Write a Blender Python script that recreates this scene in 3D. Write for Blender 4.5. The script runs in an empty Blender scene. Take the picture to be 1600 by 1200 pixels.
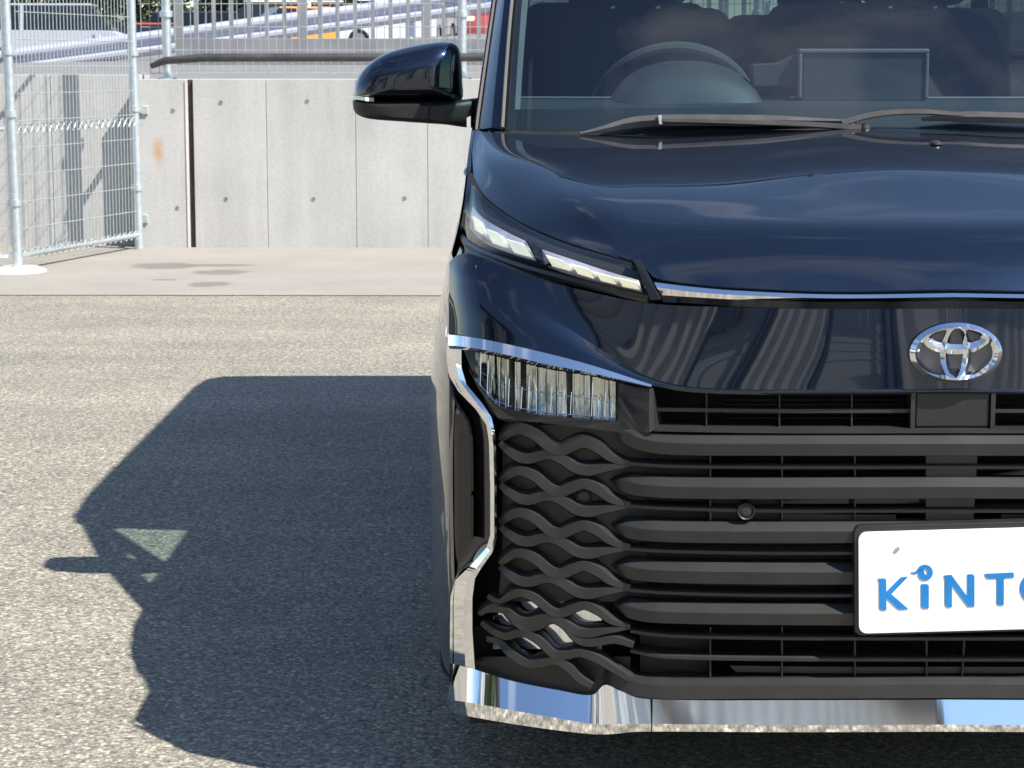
import bpy, bmesh, math, random
from mathutils import Vector, Matrix
R = math.radians
random.seed(7)
scene = bpy.context.scene

# ------------------------------------------------------------------ camera, sky, sun, exposure
CAMX, CAMY, CAMZ = -0.70, -3.45, 1.245          # metres; van front at y=0, van centreline x=0
FPX = 3450.0                                     # focal length in photo pixels (1600 wide)
PITCH = math.atan(500 / FPX)
cam_data = bpy.data.cameras.new("camera")
cam_data.sensor_width = 36
cam_data.lens = FPX / 1600 * 36
cam_data.clip_end = 2000
cam_data.clip_start = 0.05
cam = bpy.data.objects.new("camera", cam_data)
scene.collection.objects.link(cam)
cam.location = (CAMX, CAMY, CAMZ)
cam.rotation_euler = (math.pi / 2 - PITCH, 0, 0)
scene.camera = cam
cam_data.dof.use_dof = True
cam_data.dof.focus_distance = 3.6
cam_data.dof.aperture_fstop = 30

SUN_A, SUN_K = 0.69, 0.42                        # shadow shift per metre of height: left, back
to_sun = Vector((SUN_A, -SUN_K, 1)).normalized()
elev = math.asin(to_sun.z)
sun_data = bpy.data.lights.new("sun", 'SUN')
sun_data.energy = 4.6
sun_data.angle = R(0.53)
sun_data.color = (1.0, 0.955, 0.88)
sun = bpy.data.objects.new("sun", sun_data)
scene.collection.objects.link(sun)
sun.rotation_euler = to_sun.to_track_quat('Z', 'Y').to_euler()

world = bpy.data.worlds.new("World")
scene.world = world
world.use_nodes = True
nt = world.node_tree
nt.nodes.clear()
wo = nt.nodes.new('ShaderNodeOutputWorld')
bg = nt.nodes.new('ShaderNodeBackground')
sky = nt.nodes.new('ShaderNodeTexSky')
sky.sky_type = 'NISHITA'
sky.sun_disc = False
sky.sun_elevation = elev
sky.sun_rotation = math.atan2(to_sun.x, to_sun.y)
sky.air_density = 1.0
sky.dust_density = 0.25
sky.ozone_density = 3.0
# thin white cloud streaks all over the sky
tc = nt.nodes.new('ShaderNodeTexCoord')
mp = nt.nodes.new('ShaderNodeMapping')
mp.inputs['Scale'].default_value = (1.6, 2.2, 5.0)
nz = nt.nodes.new('ShaderNodeTexNoise')
nz.inputs['Scale'].default_value = 1.7
nz.inputs['Detail'].default_value = 7
nz.inputs['Roughness'].default_value = 0.55
cr = nt.nodes.new('ShaderNodeValToRGB')
cr.color_ramp.elements[0].position = 0.55
cr.color_ramp.elements[1].position = 0.78
cr.color_ramp.elements[0].color = (0, 0, 0, 1)
cr.color_ramp.elements[1].color = (0.5, 0.5, 0.5, 1)
mx = nt.nodes.new('ShaderNodeMix')
mx.data_type = 'RGBA'
mx.inputs[7].default_value = (8.5, 8.8, 9.4, 1)
L = nt.links.new
L(tc.outputs['Generated'], mp.inputs['Vector'])
L(mp.outputs['Vector'], nz.inputs['Vector'])
L(nz.outputs['Fac'], cr.inputs['Fac'])
L(cr.outputs['Color'], mx.inputs[0])
hs = nt.nodes.new('ShaderNodeHueSaturation')
hs.inputs['Saturation'].default_value = 1.0
L(sky.outputs['Color'], hs.inputs['Color'])
L(hs.outputs['Color'], mx.inputs[6])
L(mx.outputs[2], bg.inputs['Color'])
bg.inputs['Strength'].default_value = 0.088
L(bg.outputs['Background'], wo.inputs['Surface'])

vs = scene.view_settings
vs.view_transform = 'Standard'
vs.look = 'None'
vs.gamma = 1
vs.exposure = 1.15
vs.use_curve_mapping = False

# ------------------------------------------------------------------ helpers
def at(x, y, Y):
    """world point seen at photo pixel (x, y) on the plane Y"""
    u, v = (x - 800) / FPX, (600 - y) / FPX
    c, s = math.cos(PITCH), math.sin(PITCH)
    t = (Y - CAMY) / (c + v * s)
    return Vector((CAMX + u * t, Y, CAMZ + (-s + v * c) * t))

def interp(tab, x):
    if x <= tab[0][0]: return tab[0][1]
    for (a, b), (c, d) in zip(tab, tab[1:]):
        if x <= c: return b + (d - b) * (x - a) / (c - a)
    return tab[-1][1]

def smooth_interp(tab, x):
    """monotone-ish Catmull-Rom through a table"""
    n = len(tab)
    if x <= tab[0][0]: return tab[0][1]
    if x >= tab[-1][0]: return tab[-1][1]
    for i in range(n - 1):
        if x <= tab[i + 1][0]:
            x0, y0 = tab[i]; x1, y1 = tab[i + 1]
            m0 = (y1 - tab[i - 1][1]) / (x1 - tab[i - 1][0]) if i else (y1 - y0) / (x1 - x0)
            m1 = (tab[i + 2][1] - y0) / (tab[i + 2][0] - x0) if i < n - 2 else (y1 - y0) / (x1 - x0)
            h = x1 - x0; t = (x - x0) / h
            return ((2*t**3 - 3*t*t + 1) * y0 + (t**3 - 2*t*t + t) * h * m0
                    + (-2*t**3 + 3*t*t) * y1 + (t**3 - t*t) * h * m1)

PLAN = [(0, 0), (.2, .005), (.4, .02), (.55, .042), (.65, .068), (.72, .098), (.77, .138), (.80, .19),
        (.825, .28), (.842, .42), (.853, .6), (.857, .85)]
LEAN = [(.15, .015), (.25, 0), (.66, 0), (.72, .005), (.92, .03), (1.0, .04)]

def sf(x, y, off=0.0):
    """point of the van's front surface seen at a photo pixel, set back by off"""
    Y = .1
    for _ in range(25):
        p = at(x, y, Y)
        Y = smooth_interp(PLAN, abs(p.x)) + interp(LEAN, p.z) + off
    return at(x, y, Y)

def cr_curve(pts, n):
    """resample a polyline of tuples with Catmull-Rom (chord-length) into n points"""
    pts = [tuple(p) for p in pts]
    if len(pts) == 2:
        return [tuple(a + (b - a) * i / (n - 1) for a, b in zip(*pts)) for i in range(n)]
    d = [0.0]
    for a, b in zip(pts, pts[1:]):
        d.append(d[-1] + max(1e-6, math.dist(a, b) ** .7))
    out = []
    cols = [[(d[i], p[k]) for i, p in enumerate(pts)] for k in range(len(pts[0]))]
    for i in range(n):
        s = d[-1] * i / (n - 1)
        out.append(tuple(smooth_interp(c, s) for c in cols))
    return out

class MB:
    """collects verts and faces"""
    def __init__(s): s.v = []; s.f = []
    def add(s, vs_, fs):
        o = len(s.v); s.v += [tuple(v) for v in vs_]
        s.f += [tuple(i + o for i in f) for f in fs]
    def grid(s, rows, flip=False, close=False):
        n = len(rows[0]); vs_ = [p for r in rows for p in r]; fs = []
        for i in range(len(rows) - 1):
            for j in range(n if close else n - 1):
                k = (j + 1) % n
                q = (i*n + j, i*n + k, (i+1)*n + k, (i+1)*n + j)
                fs.append(q[::-1] if flip else q)
        s.add(vs_, fs)
    def box(s, lo, hi):
        x0, y0, z0 = lo; x1, y1, z1 = hi
        s.add([(x0,y0,z0),(x1,y0,z0),(x1,y1,z0),(x0,y1,z0),(x0,y0,z1),(x1,y0,z1),(x1,y1,z1),(x0,y1,z1)],
              [(0,3,2,1),(4,5,6,7),(0,1,5,4),(1,2,6,5),(2,3,7,6),(3,0,4,7)])
    def tube(s, path, r, n=8, cap=True):
        path = [Vector(p) for p in path]; rows = []
        rr = r if isinstance(r, (list, tuple)) else [r] * len(path)
        for i, p in enumerate(path):
            t = (path[min(i+1, len(path)-1)] - path[max(i-1, 0)]).normalized()
            ref = Vector((0,0,1)) if abs(t.z) < .9 else Vector((0,1,0))
            a = t.cross(ref).normalized(); b = a.cross(t)
            rows.append([p + rr[i]*(math.cos(2*math.pi*k/n)*a + math.sin(2*math.pi*k/n)*b) for k in range(n)])
        o = len(s.v)
        s.grid(rows, close=True)
        if cap:
            s.f.append(tuple(range(o, o+n))); s.f.append(tuple(range(o+(len(path)-1)*n, o+len(path)*n))[::-1])
    def sweep(s, path, sec, scale=None, nrm=(0,-1,0)):
        """section points (out along nrm, up across the path)"""
        path = [Vector(p) for p in path]; N = Vector(nrm); rows = []
        for i, p in enumerate(path):
            t = (path[min(i+1, len(path)-1)] - path[max(i-1, 0)]).normalized()
            b = t.cross(N).normalized()
            if b.z < 0: b = -b
            n2 = (N - t * N.dot(t)).normalized()
            k = scale[i] if scale else 1
            rows.append([p + n2*a*(k if scale else 1) + b*c*k for a, c in sec])
        o = len(s.v); n = len(sec)
        s.grid(rows, close=True)
        s.f.append(tuple(range(o, o+n))); s.f.append(tuple(range(o+(len(path)-1)*n, o+len(path)*n))[::-1])
    def prism(s, poly, d):
        """polygon (3-D points) extruded by vector d"""
        n = len(poly); d = Vector(d); a = [Vector(p) for p in poly]
        s.add(a + [p + d for p in a], [tuple(range(n)), tuple(range(2*n-1, n-1, -1))] +
              [(i, (i+1) % n + 0, (i+1) % n + n, i + n) for i in range(n)])
    def lathe(s, prof, c, axis='x', n=32):
        rows = []
        for a, r in prof:
            ring = []
            for k in range(n):
                t = 2*math.pi*k/n
                if axis == 'x': ring.append((c[0]+a, c[1]+r*math.cos(t), c[2]+r*math.sin(t)))
                elif axis == 'y': ring.append((c[0]+r*math.cos(t), c[1]+a, c[2]+r*math.sin(t)))
                else: ring.append((c[0]+r*math.cos(t), c[1]+r*math.sin(t), c[2]+a))
            rows.append(ring)
        s.grid(rows, close=True)
    def mirrored(s):
        m = MB(); m.v = [(-x, y, z) for x, y, z in s.v]; m.f = [f[::-1] for f in s.f]; return m
    def with_mirror(s):
        m = s.mirrored(); s.add(m.v, m.f); return s

WORLD = {}
def obj(name, mb, mat, parent=None, smooth=True, bevel=0, weld=False, angle=35, kind=None, segs=2):
    me = bpy.data.meshes.new(name)
    me.from_pydata(mb.v, [], mb.f)
    bm = bmesh.new(); bm.from_mesh(me)
    if weld: bmesh.ops.remove_doubles(bm, verts=bm.verts, dist=1e-4)
    big = [f for f in bm.faces if len(f.verts) > 4]
    if big: bmesh.ops.triangulate(bm, faces=big, ngon_method='EAR_CLIP')
    bmesh.ops.recalc_face_normals(bm, faces=bm.faces)
    bm.to_mesh(me); bm.free()
    o = bpy.data.objects.new(name, me)
    scene.collection.objects.link(o)
    for m in (mat if isinstance(mat, (list, tuple)) else [mat]): me.materials.append(m)
    if smooth:
        me.polygons.foreach_set('use_smooth', [True] * len(me.polygons))
        me.set_sharp_from_angle(angle=R(angle))
    if bevel:
        b = o.modifiers.new('bevel', 'BEVEL'); b.width = bevel; b.segments = segs; b.limit_method = 'ANGLE'; b.angle_limit = R(40)
        b.harden_normals = False
    if parent:
        o.parent = parent
        o.matrix_parent_inverse = WORLD.get(parent.name, Matrix()).inverted()
    if kind: o['kind'] = kind
    return o

def tag(o, label, cat, group=None, kind=None):
    if label: o['label'] = label
    if cat: o['category'] = cat
    if group: o['group'] = group
    if kind: o['kind'] = kind
    return o

def empty(name, loc):
    o = bpy.data.objects.new(name, None)
    scene.collection.objects.link(o)
    o.location = loc
    o.empty_display_size = .2
    WORLD[o.name] = Matrix.Translation(Vector(loc))
    return o

# ------------------------------------------------------------------ materials
def new_mat(name):
    m = bpy.data.materials.new(name); m.use_nodes = True
    return m, m.node_tree, m.node_tree.nodes['Principled BSDF']

def coords(t, scale=(1,1,1), kind='Object'):
    c = t.nodes.new('ShaderNodeTexCoord'); p = t.nodes.new('ShaderNodeMapping')
    p.inputs['Scale'].default_value = scale
    t.links.new(c.outputs[kind], p.inputs['Vector']); return p.outputs['Vector']

def noise(t, vec, scale, detail=4, rough=.5):
    n = t.nodes.new('ShaderNodeTexNoise')
    n.inputs['Scale'].default_value = scale; n.inputs['Detail'].default_value = detail
    n.inputs['Roughness'].default_value = rough
    t.links.new(vec, n.inputs['Vector']); return n

def ramp(t, fac, stops):
    r = t.nodes.new('ShaderNodeValToRGB'); e = r.color_ramp.elements
    while len(e) < len(stops): e.new(.5)
    for k, (p, c) in zip(e, stops):
        k.position = p; k.color = (*c, 1) if len(c) == 3 else c
    t.links.new(fac, r.inputs['Fac']); return r.outputs['Color']

def mixc(t, fac, a, b, mode='MIX'):
    m = t.nodes.new('ShaderNodeMix'); m.data_type = 'RGBA'; m.blend_type = mode
    for i, v in ((0, fac), (6, a), (7, b)):
        if isinstance(v, (int, float)): m.inputs[i].default_value = v
        elif isinstance(v, tuple): m.inputs[i].default_value = (*v, 1)
        else: t.links.new(v, m.inputs[i])
    return m.outputs[2]

def bump(t, b, h, strength, dist):
    n = t.nodes.new('ShaderNodeBump'); n.inputs['Strength'].default_value = strength
    n.inputs['Distance'].default_value = dist
    t.links.new(h, n.inputs['Height']); t.links.new(n.outputs['Normal'], b.inputs['Normal'])

def plain(name, col, rough=.5, metal=0, coat=0, var=.12, vscale=6, bscale=0, bstr=.2, spec=.5, ior=None):
    m, t, b = new_mat(name)
    v = coords(t)
    n = noise(t, v, vscale, 5)
    lo = tuple(c * (1 - var) for c in col); hi = tuple(min(1, c * (1 + var)) for c in col)
    t.links.new(ramp(t, n.outputs['Fac'], [(.3, lo), (.7, hi)]), b.inputs['Base Color'])
    b.inputs['Roughness'].default_value = rough; b.inputs['Metallic'].default_value = metal
    b.inputs['Coat Weight'].default_value = coat; b.inputs['Coat Roughness'].default_value = .02
    b.inputs['Specular IOR Level'].default_value = spec
    if bscale:
        bump(t, b, noise(t, v, bscale, 3).outputs['Fac'], bstr, .002)
    return m

def glass_mat(name, tint, f0=.045, rough=0.0):
    m = bpy.data.materials.new(name); m.use_nodes = True; t = m.node_tree; t.nodes.clear()
    out = t.nodes.new('ShaderNodeOutputMaterial'); mixs = t.nodes.new('ShaderNodeMixShader')
    tr = t.nodes.new('ShaderNodeBsdfTransparent'); gl = t.nodes.new('ShaderNodeBsdfGlossy')
    tr.inputs['Color'].default_value = (*tint, 1)
    gl.inputs['Roughness'].default_value = rough
    lw = t.nodes.new('ShaderNodeLayerWeight'); lw.inputs['Blend'].default_value = .5
    pw = t.nodes.new('ShaderNodeMath'); pw.operation = 'POWER'; pw.inputs[1].default_value = 5
    ma = t.nodes.new('ShaderNodeMath'); ma.operation = 'MULTIPLY_ADD'
    ma.inputs[1].default_value = 1 - f0; ma.inputs[2].default_value = f0
    t.links.new(lw.outputs['Facing'], pw.inputs[0]); t.links.new(pw.outputs[0], ma.inputs[0])
    t.links.new(ma.outputs[0], mixs.inputs[0])
    t.links.new(tr.outputs[0], mixs.inputs[1]); t.links.new(gl.outputs[0], mixs.inputs[2])
    t.links.new(mixs.outputs[0], out.inputs['Surface'])
    return m

M = {}
M['paint'] = plain('black_paint', (.0052, .0112, .0275), .40, 1, 1, .08, 3)      # dark mica base under clear coat
for _k in ('paint',): M[_k].node_tree.nodes['Principled BSDF'].inputs['Coat IOR'].default_value = 1.66
M['gloss'] = plain('gloss_black', (.006, .006, .007), .06, 0, 0, .1, 3)
M['plastic'] = plain('black_plastic', (.021, .021, .0205), .38, 0, 0, .18, 14, 900, .12)
M['plastic2'] = plain('dark_plastic', (.012, .012, .012), .5, 0, 0, .15, 20, 700, .1)
M['void'] = plain('matte_black', (.006, .006, .006), .8)
M['chrome'] = plain('chrome', (.86, .87, .89), .055, 1, 0, .02, 5)
M['satin'] = plain('satin_silver', (.62, .63, .68), .22, 1, 0, .03, 8)
M['reflector'] = plain('reflector', (.58, .61, .58), .12, 1, 0, .05, 60)
M['rubber'] = plain('rubber', (.02, .02, .02), .7, 0, 0, .2, 30, 300, .2)
M['trim_grey'] = plain('weather_strip', (.12, .11, .10), .35)
M['white_lens'] = plain('white_lens', (.86, .84, .62), .25, 0, .5, .04)

M['drl'] = M['white_lens'].copy(); _b = M['drl'].node_tree.nodes['Principled BSDF']
_b.inputs['Emission Color'].default_value = (1, .97, .72, 1); _b.inputs['Emission Strength'].default_value = .22
M['wiper'] = plain('wiper_black', (.085, .08, .078), .38, 0, 0, .2, 25)
M['plate'] = plain('plate_white', (.76, .775, .78), .3, 0, 0, .02, 10)
M['blue'] = plain('letter_blue', (.010, .17, .46), .3, 0, 0, .12, 30)
M['slot'] = plain('slot_grey', (.28, .26, .28), .5)
M['dash'] = plain('dash_plastic', (.026, .029, .032), .6, 0, 0, .12, 12, 400, .15)
M['cabin'] = plain('cabin_trim', (.035, .036, .04), .8, 0, 0, .2, 10)
M['seat'] = plain('seat_cloth', (.018, .019, .022), .9, 0, 0, .25, 40, 250, .3)
M['pillar_trim'] = plain('pillar_trim', (.10, .10, .10), .7)
M['headliner'] = plain('headliner', (.3, .29, .27), .9)
M['glass'] = glass_mat('windshield_glass', (.60, .74, .77), .115)
M['side_glass'] = glass_mat('side_glass', (.76, .88, .78), .05)
M['privacy'] = glass_mat('privacy_glass', (.10, .115, .11), .05)
M['rear_glass'] = glass_mat('rear_glass', (.26, .31, .30), .05)
M['clear'] = glass_mat('clear_lens', (.95, .96, .96), .03)
M['galv'] = plain('galvanised_steel', (.56, .60, .62), .42, .75, 0, .12, 30, 60, .1)
M['wire'] = plain('galvanised_wire', (.33, .37, .37), .5, .3, 0, .12, 20)
M['rail'] = plain('guard_rail_steel', (.50, .50, .57), .45, .35, 0, .08, 4)
M['bar'] = plain('grey_painted_steel', (.22, .22, .23), .5, .1, 0, .15, 6)
M['pipe'] = plain('dark_pipe', (.045, .042, .04), .5, 0, 0, .3, 8)
M['hole'] = plain('hole_shadow', (.20, .195, .19), .9)
M['rust'] = plain('rusty_joint', (.05, .03, .028), .8, 0, 0, .4, 30)
M['deflector'] = plain('deflector_grey', (.75, .72, .58), .5, 0, 0, .35, 220)
M['lamp_frame'] = plain('lamp_frame_white', (.50, .50, .62), .3, .35, 0, .03)
M['emblem_base'] = plain('emblem_base_grey', (.13, .13, .14), .3, .3)
M['tyre'] = plain('tyre', (.018, .018, .018), .8, 0, 0, .2, 30)
M['rim'] = plain('rim', (.35, .35, .36), .3, .8)
M['car_glass'] = plain('car_glass', (.012, .015, .018), .05)
M['lamp_red'] = plain('lamp_red', (.35, .02, .015), .2)

# aged asphalt: pale stones in dark binder
def asphalt():
    m, t, b = new_mat('asphalt')
    v = coords(t)
    vo = t.nodes.new('ShaderNodeTexVoronoi'); vo.inputs['Scale'].default_value = 125
    t.links.new(v, vo.inputs['Vector'])
    sep = t.nodes.new('ShaderNodeSeparateColor'); t.links.new(vo.outputs['Color'], sep.inputs[0])
    stone = ramp(t, sep.outputs[0], [(0, (.165, .154, .132)), (.5, (.270, .252, .211)), (.82, (.335, .308, .250)), (1, (.54, .495, .39))])
    edge = ramp(t, vo.outputs['Distance'], [(.0, (1, 1, 1)), (.55, (.9, .9, .9)), (.85, (.5, .5, .5))])
    c = mixc(t, 1.0, stone, edge, 'MULTIPLY')
    big = noise(t, v, 1.3, 5, .6)
    c = mixc(t, 1.0, c, ramp(t, big.outputs['Fac'], [(.3, (.88, .88, .89)), (.7, (1.1, 1.09, 1.06))]), 'MULTIPLY')
    st = noise(t, coords(t, (.35, 2.2, 1)), .9, 5, .6)
    c = mixc(t, 1.0, c, ramp(t, st.outputs['Fac'], [(.32, (.84, .84, .85)), (.66, (1.05, 1.05, 1.04))]), 'MULTIPLY')
    mid = noise(t, v, 60, 4, .65)
    c = mixc(t, 1.0, c, ramp(t, mid.outputs['Fac'], [(.3, (.72, .72, .73)), (.72, (1.28, 1.27, 1.24))]), 'MULTIPLY')
    t.links.new(c, b.inputs['Base Color'])
    b.inputs['Roughness'].default_value = .82
    b.inputs['Specular IOR Level'].default_value = .35
    h = t.nodes.new('ShaderNodeMath'); h.operation = 'SUBTRACT'
    t.links.new(mid.outputs['Fac'], h.inputs[0]); t.links.new(vo.outputs['Distance'], h.inputs[1])
    bump(t, b, h.outputs[0], .55, .004)
    return m
M['asphalt'] = asphalt()

def concrete(name, col, stain=True, vert=True, rough=.85):
    m, t, b = new_mat(name)
    v = coords(t)
    n1 = noise(t, v, 1.6, 7, .62)
    c = ramp(t, n1.outputs['Fac'], [(.25, tuple(k*.86 for k in col)), (.75, tuple(k*1.08 for k in col))])
    n2 = noise(t, v, 45, 4, .6)
    c = mixc(t, 1.0, c, ramp(t, n2.outputs['Fac'], [(.3, (.92, .92, .92)), (.7, (1.06, 1.06, 1.05))]), 'MULTIPLY')
    if vert:
        vv = coords(t, (6, 6, .5)); n3 = noise(t, vv, 1.7, 5, .6)
        c = mixc(t, .8, c, ramp(t, n3.outputs['Fac'], [(.3, (.91, .90, .885)), (.62, (1.05, 1.05, 1.05))]), 'MULTIPLY')
    t.links.new(c, b.inputs['Base Color'])
    b.inputs['Roughness'].default_value = rough
    bump(t, b, n2.outputs['Fac'], .25, .002)
    return m, t, b, c
M['wall'], wt, wb, wc = concrete('wall_concrete', (.43, .42, .405))
# rust streak on the wall beside the joint
def blob(t, c, centre, radius, col, amount, lo=.5, hi=1.35):
    co = t.nodes.new('ShaderNodeTexCoord'); mpn = t.nodes.new('ShaderNodeMapping'); mpn.vector_type = 'POINT'
    mpn.inputs['Location'].default_value = tuple(-a / r for a, r in zip(centre, radius))
    mpn.inputs['Scale'].default_value = tuple(1 / r for r in radius)
    t.links.new(co.outputs['Object'], mpn.inputs['Vector'])
    nn = noise(t, co.outputs['Object'], 9, 4, .6)
    ln = t.nodes.new('ShaderNodeVectorMath'); ln.operation = 'LENGTH'
    t.links.new(mpn.outputs['Vector'], ln.inputs[0])
    ad = t.nodes.new('ShaderNodeMath'); ad.operation = 'MULTIPLY_ADD'; ad.inputs[1].default_value = .9; 
    t.links.new(nn.outputs['Fac'], ad.inputs[0]); t.links.new(ln.outputs['Value'], ad.inputs[2])
    hf = t.nodes.new('ShaderNodeMath'); hf.operation = 'MULTIPLY'; hf.inputs[1].default_value = .5; t.links.new(ad.outputs[0], hf.inputs[0])
    f = ramp(t, hf.outputs[0], [(lo * .5, (amount,)*3), (hi * .5, (0, 0, 0))])
    return mixc(t, f, c, col)
rp = at(248, 238, 11.62)
wc2 = blob(wt, wc, (rp.x, rp.y, rp.z), (.055, 3, .13), (.42, .22, .08), .75)
wt.links.new(wc2, wb.inputs['Base Color'])
M['cap'], _, _, _ = concrete('cap_concrete', (.58, .56, .52), vert=False)
M['apron'], at_, ab_, ac_ = concrete('apron_concrete', (.255, .235, .205), vert=False)
for (px, py, rx, ry) in ((255, 414, .28, .30), (330, 413, .34, .12), (345, 424, .22, .22), (325, 443, .16, .20), (255, 436, .12, .06)):
    # damp patches lying on the apron
    d = CAMZ / ((py - 100) / FPX); X = CAMX + (px - 800) / FPX * d; Yg = CAMY + d
    ac_ = blob(at_, ac_, (X, Yg, 0), (rx, ry, 5), (.13, .12, .105), .8, 1.05, 1.3)
at_.links.new(ac_, ab_.inputs['Base Color'])
M['paint_white'] = plain('white_concrete', (.72, .71, .68), .8, 0, 0, .1, 10, 80, .3)
M['earth'], _, _, _ = concrete('lot_surface', (.17, .165, .16), vert=False)

# ------------------------------------------------------------------ ground and terrain
def ground_strip(name, y0, y1, z, mat, x0=-300, x1=300):
    g = MB(); g.add([(x0, y0, z), (x1, y0, z), (x1, y1, z), (x0, y1, z)], [(0, 1, 2, 3)])
    o = obj(name, g, mat, smooth=False); o['kind'] = 'structure'; return o
ground_strip('ground', -300, 600, 0, M['asphalt'])
APR = 8.42
g = MB()
g.add([(-40, APR + .35, .004), (-2.6, APR + .06, .004), (6, APR - .05, .004), (40, APR - .4, .004), (40, 12.1, .004), (-40, 12.1, .004)], [(0, 1, 2, 3, 4, 5)])
o = obj('concrete_apron', g, M['apron'], smooth=False); o['kind'] = 'structure'

def terrain_z(X, Y):
    k = min(1, max(0, (Y - 19) / 14))
    return 1.10 + max(0, X + 16) * .042 * k
g = MB()
xs = [-120, -60, -40] + [-30 + 2 * i for i in range(31)] + [45, 70, 120]
ys = [12.0, 14, 16, 19, 21, 23, 25, 27, 29, 31, 33, 40, 60, 90, 140, 250]
g.grid([[(X, Y, terrain_z(min(X, 32), Y)) for X in xs] for Y in ys])
o = obj('raised_lot', g, M['earth']); o['kind'] = 'structure'

# ------------------------------------------------------------------ retaining walls
WY = 11.62
def wall(name, x0, x1, y0, y1, top, label, joints, mat):
    t = empty(name, ((x0 + x1) / 2, (y0 + y1) / 2, 0))
    tag(t, label, 'wall')
    edges = [x0] + joints + [x1]
    for a, b in zip(edges, edges[1:]):
        m = MB(); m.box((a + .0015, y0, -.05), (b - .0015, y1, top))
        obj('panel', m, mat, t, smooth=False, bevel=.0025)
    m = MB(); m.box((x0 + .01, y0 + .006, 0), (x1 - .01, y1 - .01, top - .01))
    obj('core', m, M['void'], t, smooth=False)
    return t
jx = [at(x, 250, WY).x for x in (417, 556, 668)]
XJ0, XJ1 = at(294, 250, WY).x, at(303, 250, WY).x
XL = at(216, 250, WY).x
topz = at(500, 124, WY).z
more = [jx[-1] + .9 * i for i in range(1, 9)]
w1 = wall('retaining_wall', XJ1, 8.5, WY, 12.2, topz, 'long pale concrete retaining wall behind the van', jx + [jx[-1] + .55 * i for i in range(1, 14)], M['wall'])
w2 = wall('retaining_wall', XL, XJ0, WY, 12.2, topz, 'narrow concrete wall section with rust stain beside mesh gate', [], M['wall'])
w3 = wall('retaining_wall', -9, XL - .002, WY + .17, 12.2, topz + .03, 'set-back concrete wall behind the wire mesh gate', [XL - .62 * i for i in range(9, 0, -1)], M['wall'])
# dark movement joint with a pale lip
m = MB(); m.box((XJ0 + .001, WY + .02, 0), (XJ1 - .001, 12.2, topz - .004))
obj('joint_filler', m, M['rust'], w1, smooth=False)
m = MB(); m.box((XJ0 - .012, WY - .006, 0), (XJ0 + .003, WY + .02, topz - .01))
obj('joint_lip', m, M['cap'], w2, smooth=False)
# tie holes
for (x, y) in ((345, 160), (480, 158), (353, 311), (490, 311), (632, 310), (620, 157)):
    p = at(x, y, WY); m = MB()
    m.lathe([(-.0005, .0135), (-.002, .0125), (.0, .012), (.0, .0005)], (p.x, WY - .0015, p.z), 'y', 14)
    obj('tie_hole', m, M['hole'], w1)
for (x, y) in ((270, 173), (277, 325)):
    p = at(x, y, WY); m = MB()
    m.lathe([(-.0005, .0135), (-.002, .0125), (.0, .012), (.0, .0005)], (p.x, WY - .0015, p.z), 'y', 14)
    obj('tie_hole', m, M['hole'], w2)
# ------------------------------------------------------------------ fence on the wall
def wire_panel(m, A, B, z0, z1, dx, dz, r):
    A, B = Vector(A), Vector(B); n = int((B - A).length / dx)
    for i in range(n + 1):
        p = A.lerp(B, i / n)
        m.tube([(p.x, p.y, z0), (p.x, p.y, z1)], r, 4, False)
    k = int((z1 - z0) / dz)
    for i in range(k + 1):
        z = z0 + (z1 - z0) * i / k
        m.tube([(A.x, A.y, z), (B.x, B.y, z)], r, 4, False)

FY = 11.82
f = empty('mesh_fence', (2.5, FY, topz)); tag(f, 'galvanised wire mesh fence standing on top of the long concrete wall', 'fence')
x_post = [at(260, 50, FY).x + 2.02 * i for i in range(6)]
for X in x_post:
    m = MB(); m.tube([(X, FY, topz - .05), (X, FY, topz + 1.5)], .031, 14)
    p = obj('post', m, M['galv'], f)
    m = MB(); m.lathe([(0, .045), (.04, .045), (.045, .032)], (X, FY, topz + .42), 'z', 14); obj('clamp', m, M['galv'], p)
    m = MB(); m.lathe([(0, .07), (.012, .07), (.014, .033)], (X, FY, topz), 'z', 14); obj('base_plate', m, M['galv'], p)
for a, b in zip([XL - .0] + x_post, x_post):
    m = MB(); wire_panel(m, (a, FY + .04, 0), (b, FY + .04, 0), topz + .04, topz + 1.45, .052, .152, .0026)
    obj('wire_mesh', m, M['wire'], f, smooth=False)
m = MB(); m.tube([(x_post[0] - .10, FY - .04, topz + .09), (x_post[0] + .0, FY - .09, topz + .125), (x_post[0] + .25, FY - .10, topz + .145), (-1, FY - .10, topz + .148), (2, FY - .10, topz + .155), (8, FY - .10, topz + .16)], [.02, .026, .029, .029, .029, .029], 12)
o = obj('rail_pipe', m, M['pipe'], f)

# painted steel bar gate behind the fence
GY = 12.75
gt = empty('bar_gate', (2.5, GY, 1.1)); tag(gt, 'grey painted steel bar gate with solid bottom rail behind the wire mesh fence', 'gate')
z_r0, z_r1 = at(400, 90, GY).z, at(400, 60, GY).z
gx0 = at(275, 60, GY).x
m = MB(); m.box((gx0, GY - .03, z_r0 - .05), (8.2, GY + .03, z_r1)); obj('bottom_rail', m, M['bar'], gt, smooth=False, bevel=.004)
m = MB(); m.box((gx0, GY - .02, 2.52), (8.2, GY + .02, 2.6)); obj('top_rail', m, M['bar'], gt, smooth=False, bevel=.004)
i = 0; X = gx0 + .02
while X < 8:
    wide = i % 7 == 0
    w = .032 if wide else .014
    m = MB(); m.box((X - w, GY - (.028 if wide else .012), z_r1 - .02), (X + w, GY + (.028 if wide else .012), 2.53))
    obj('post' if wide else 'bar', m, M['bar'], gt, smooth=False)
    X += .128; i += 1

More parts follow.
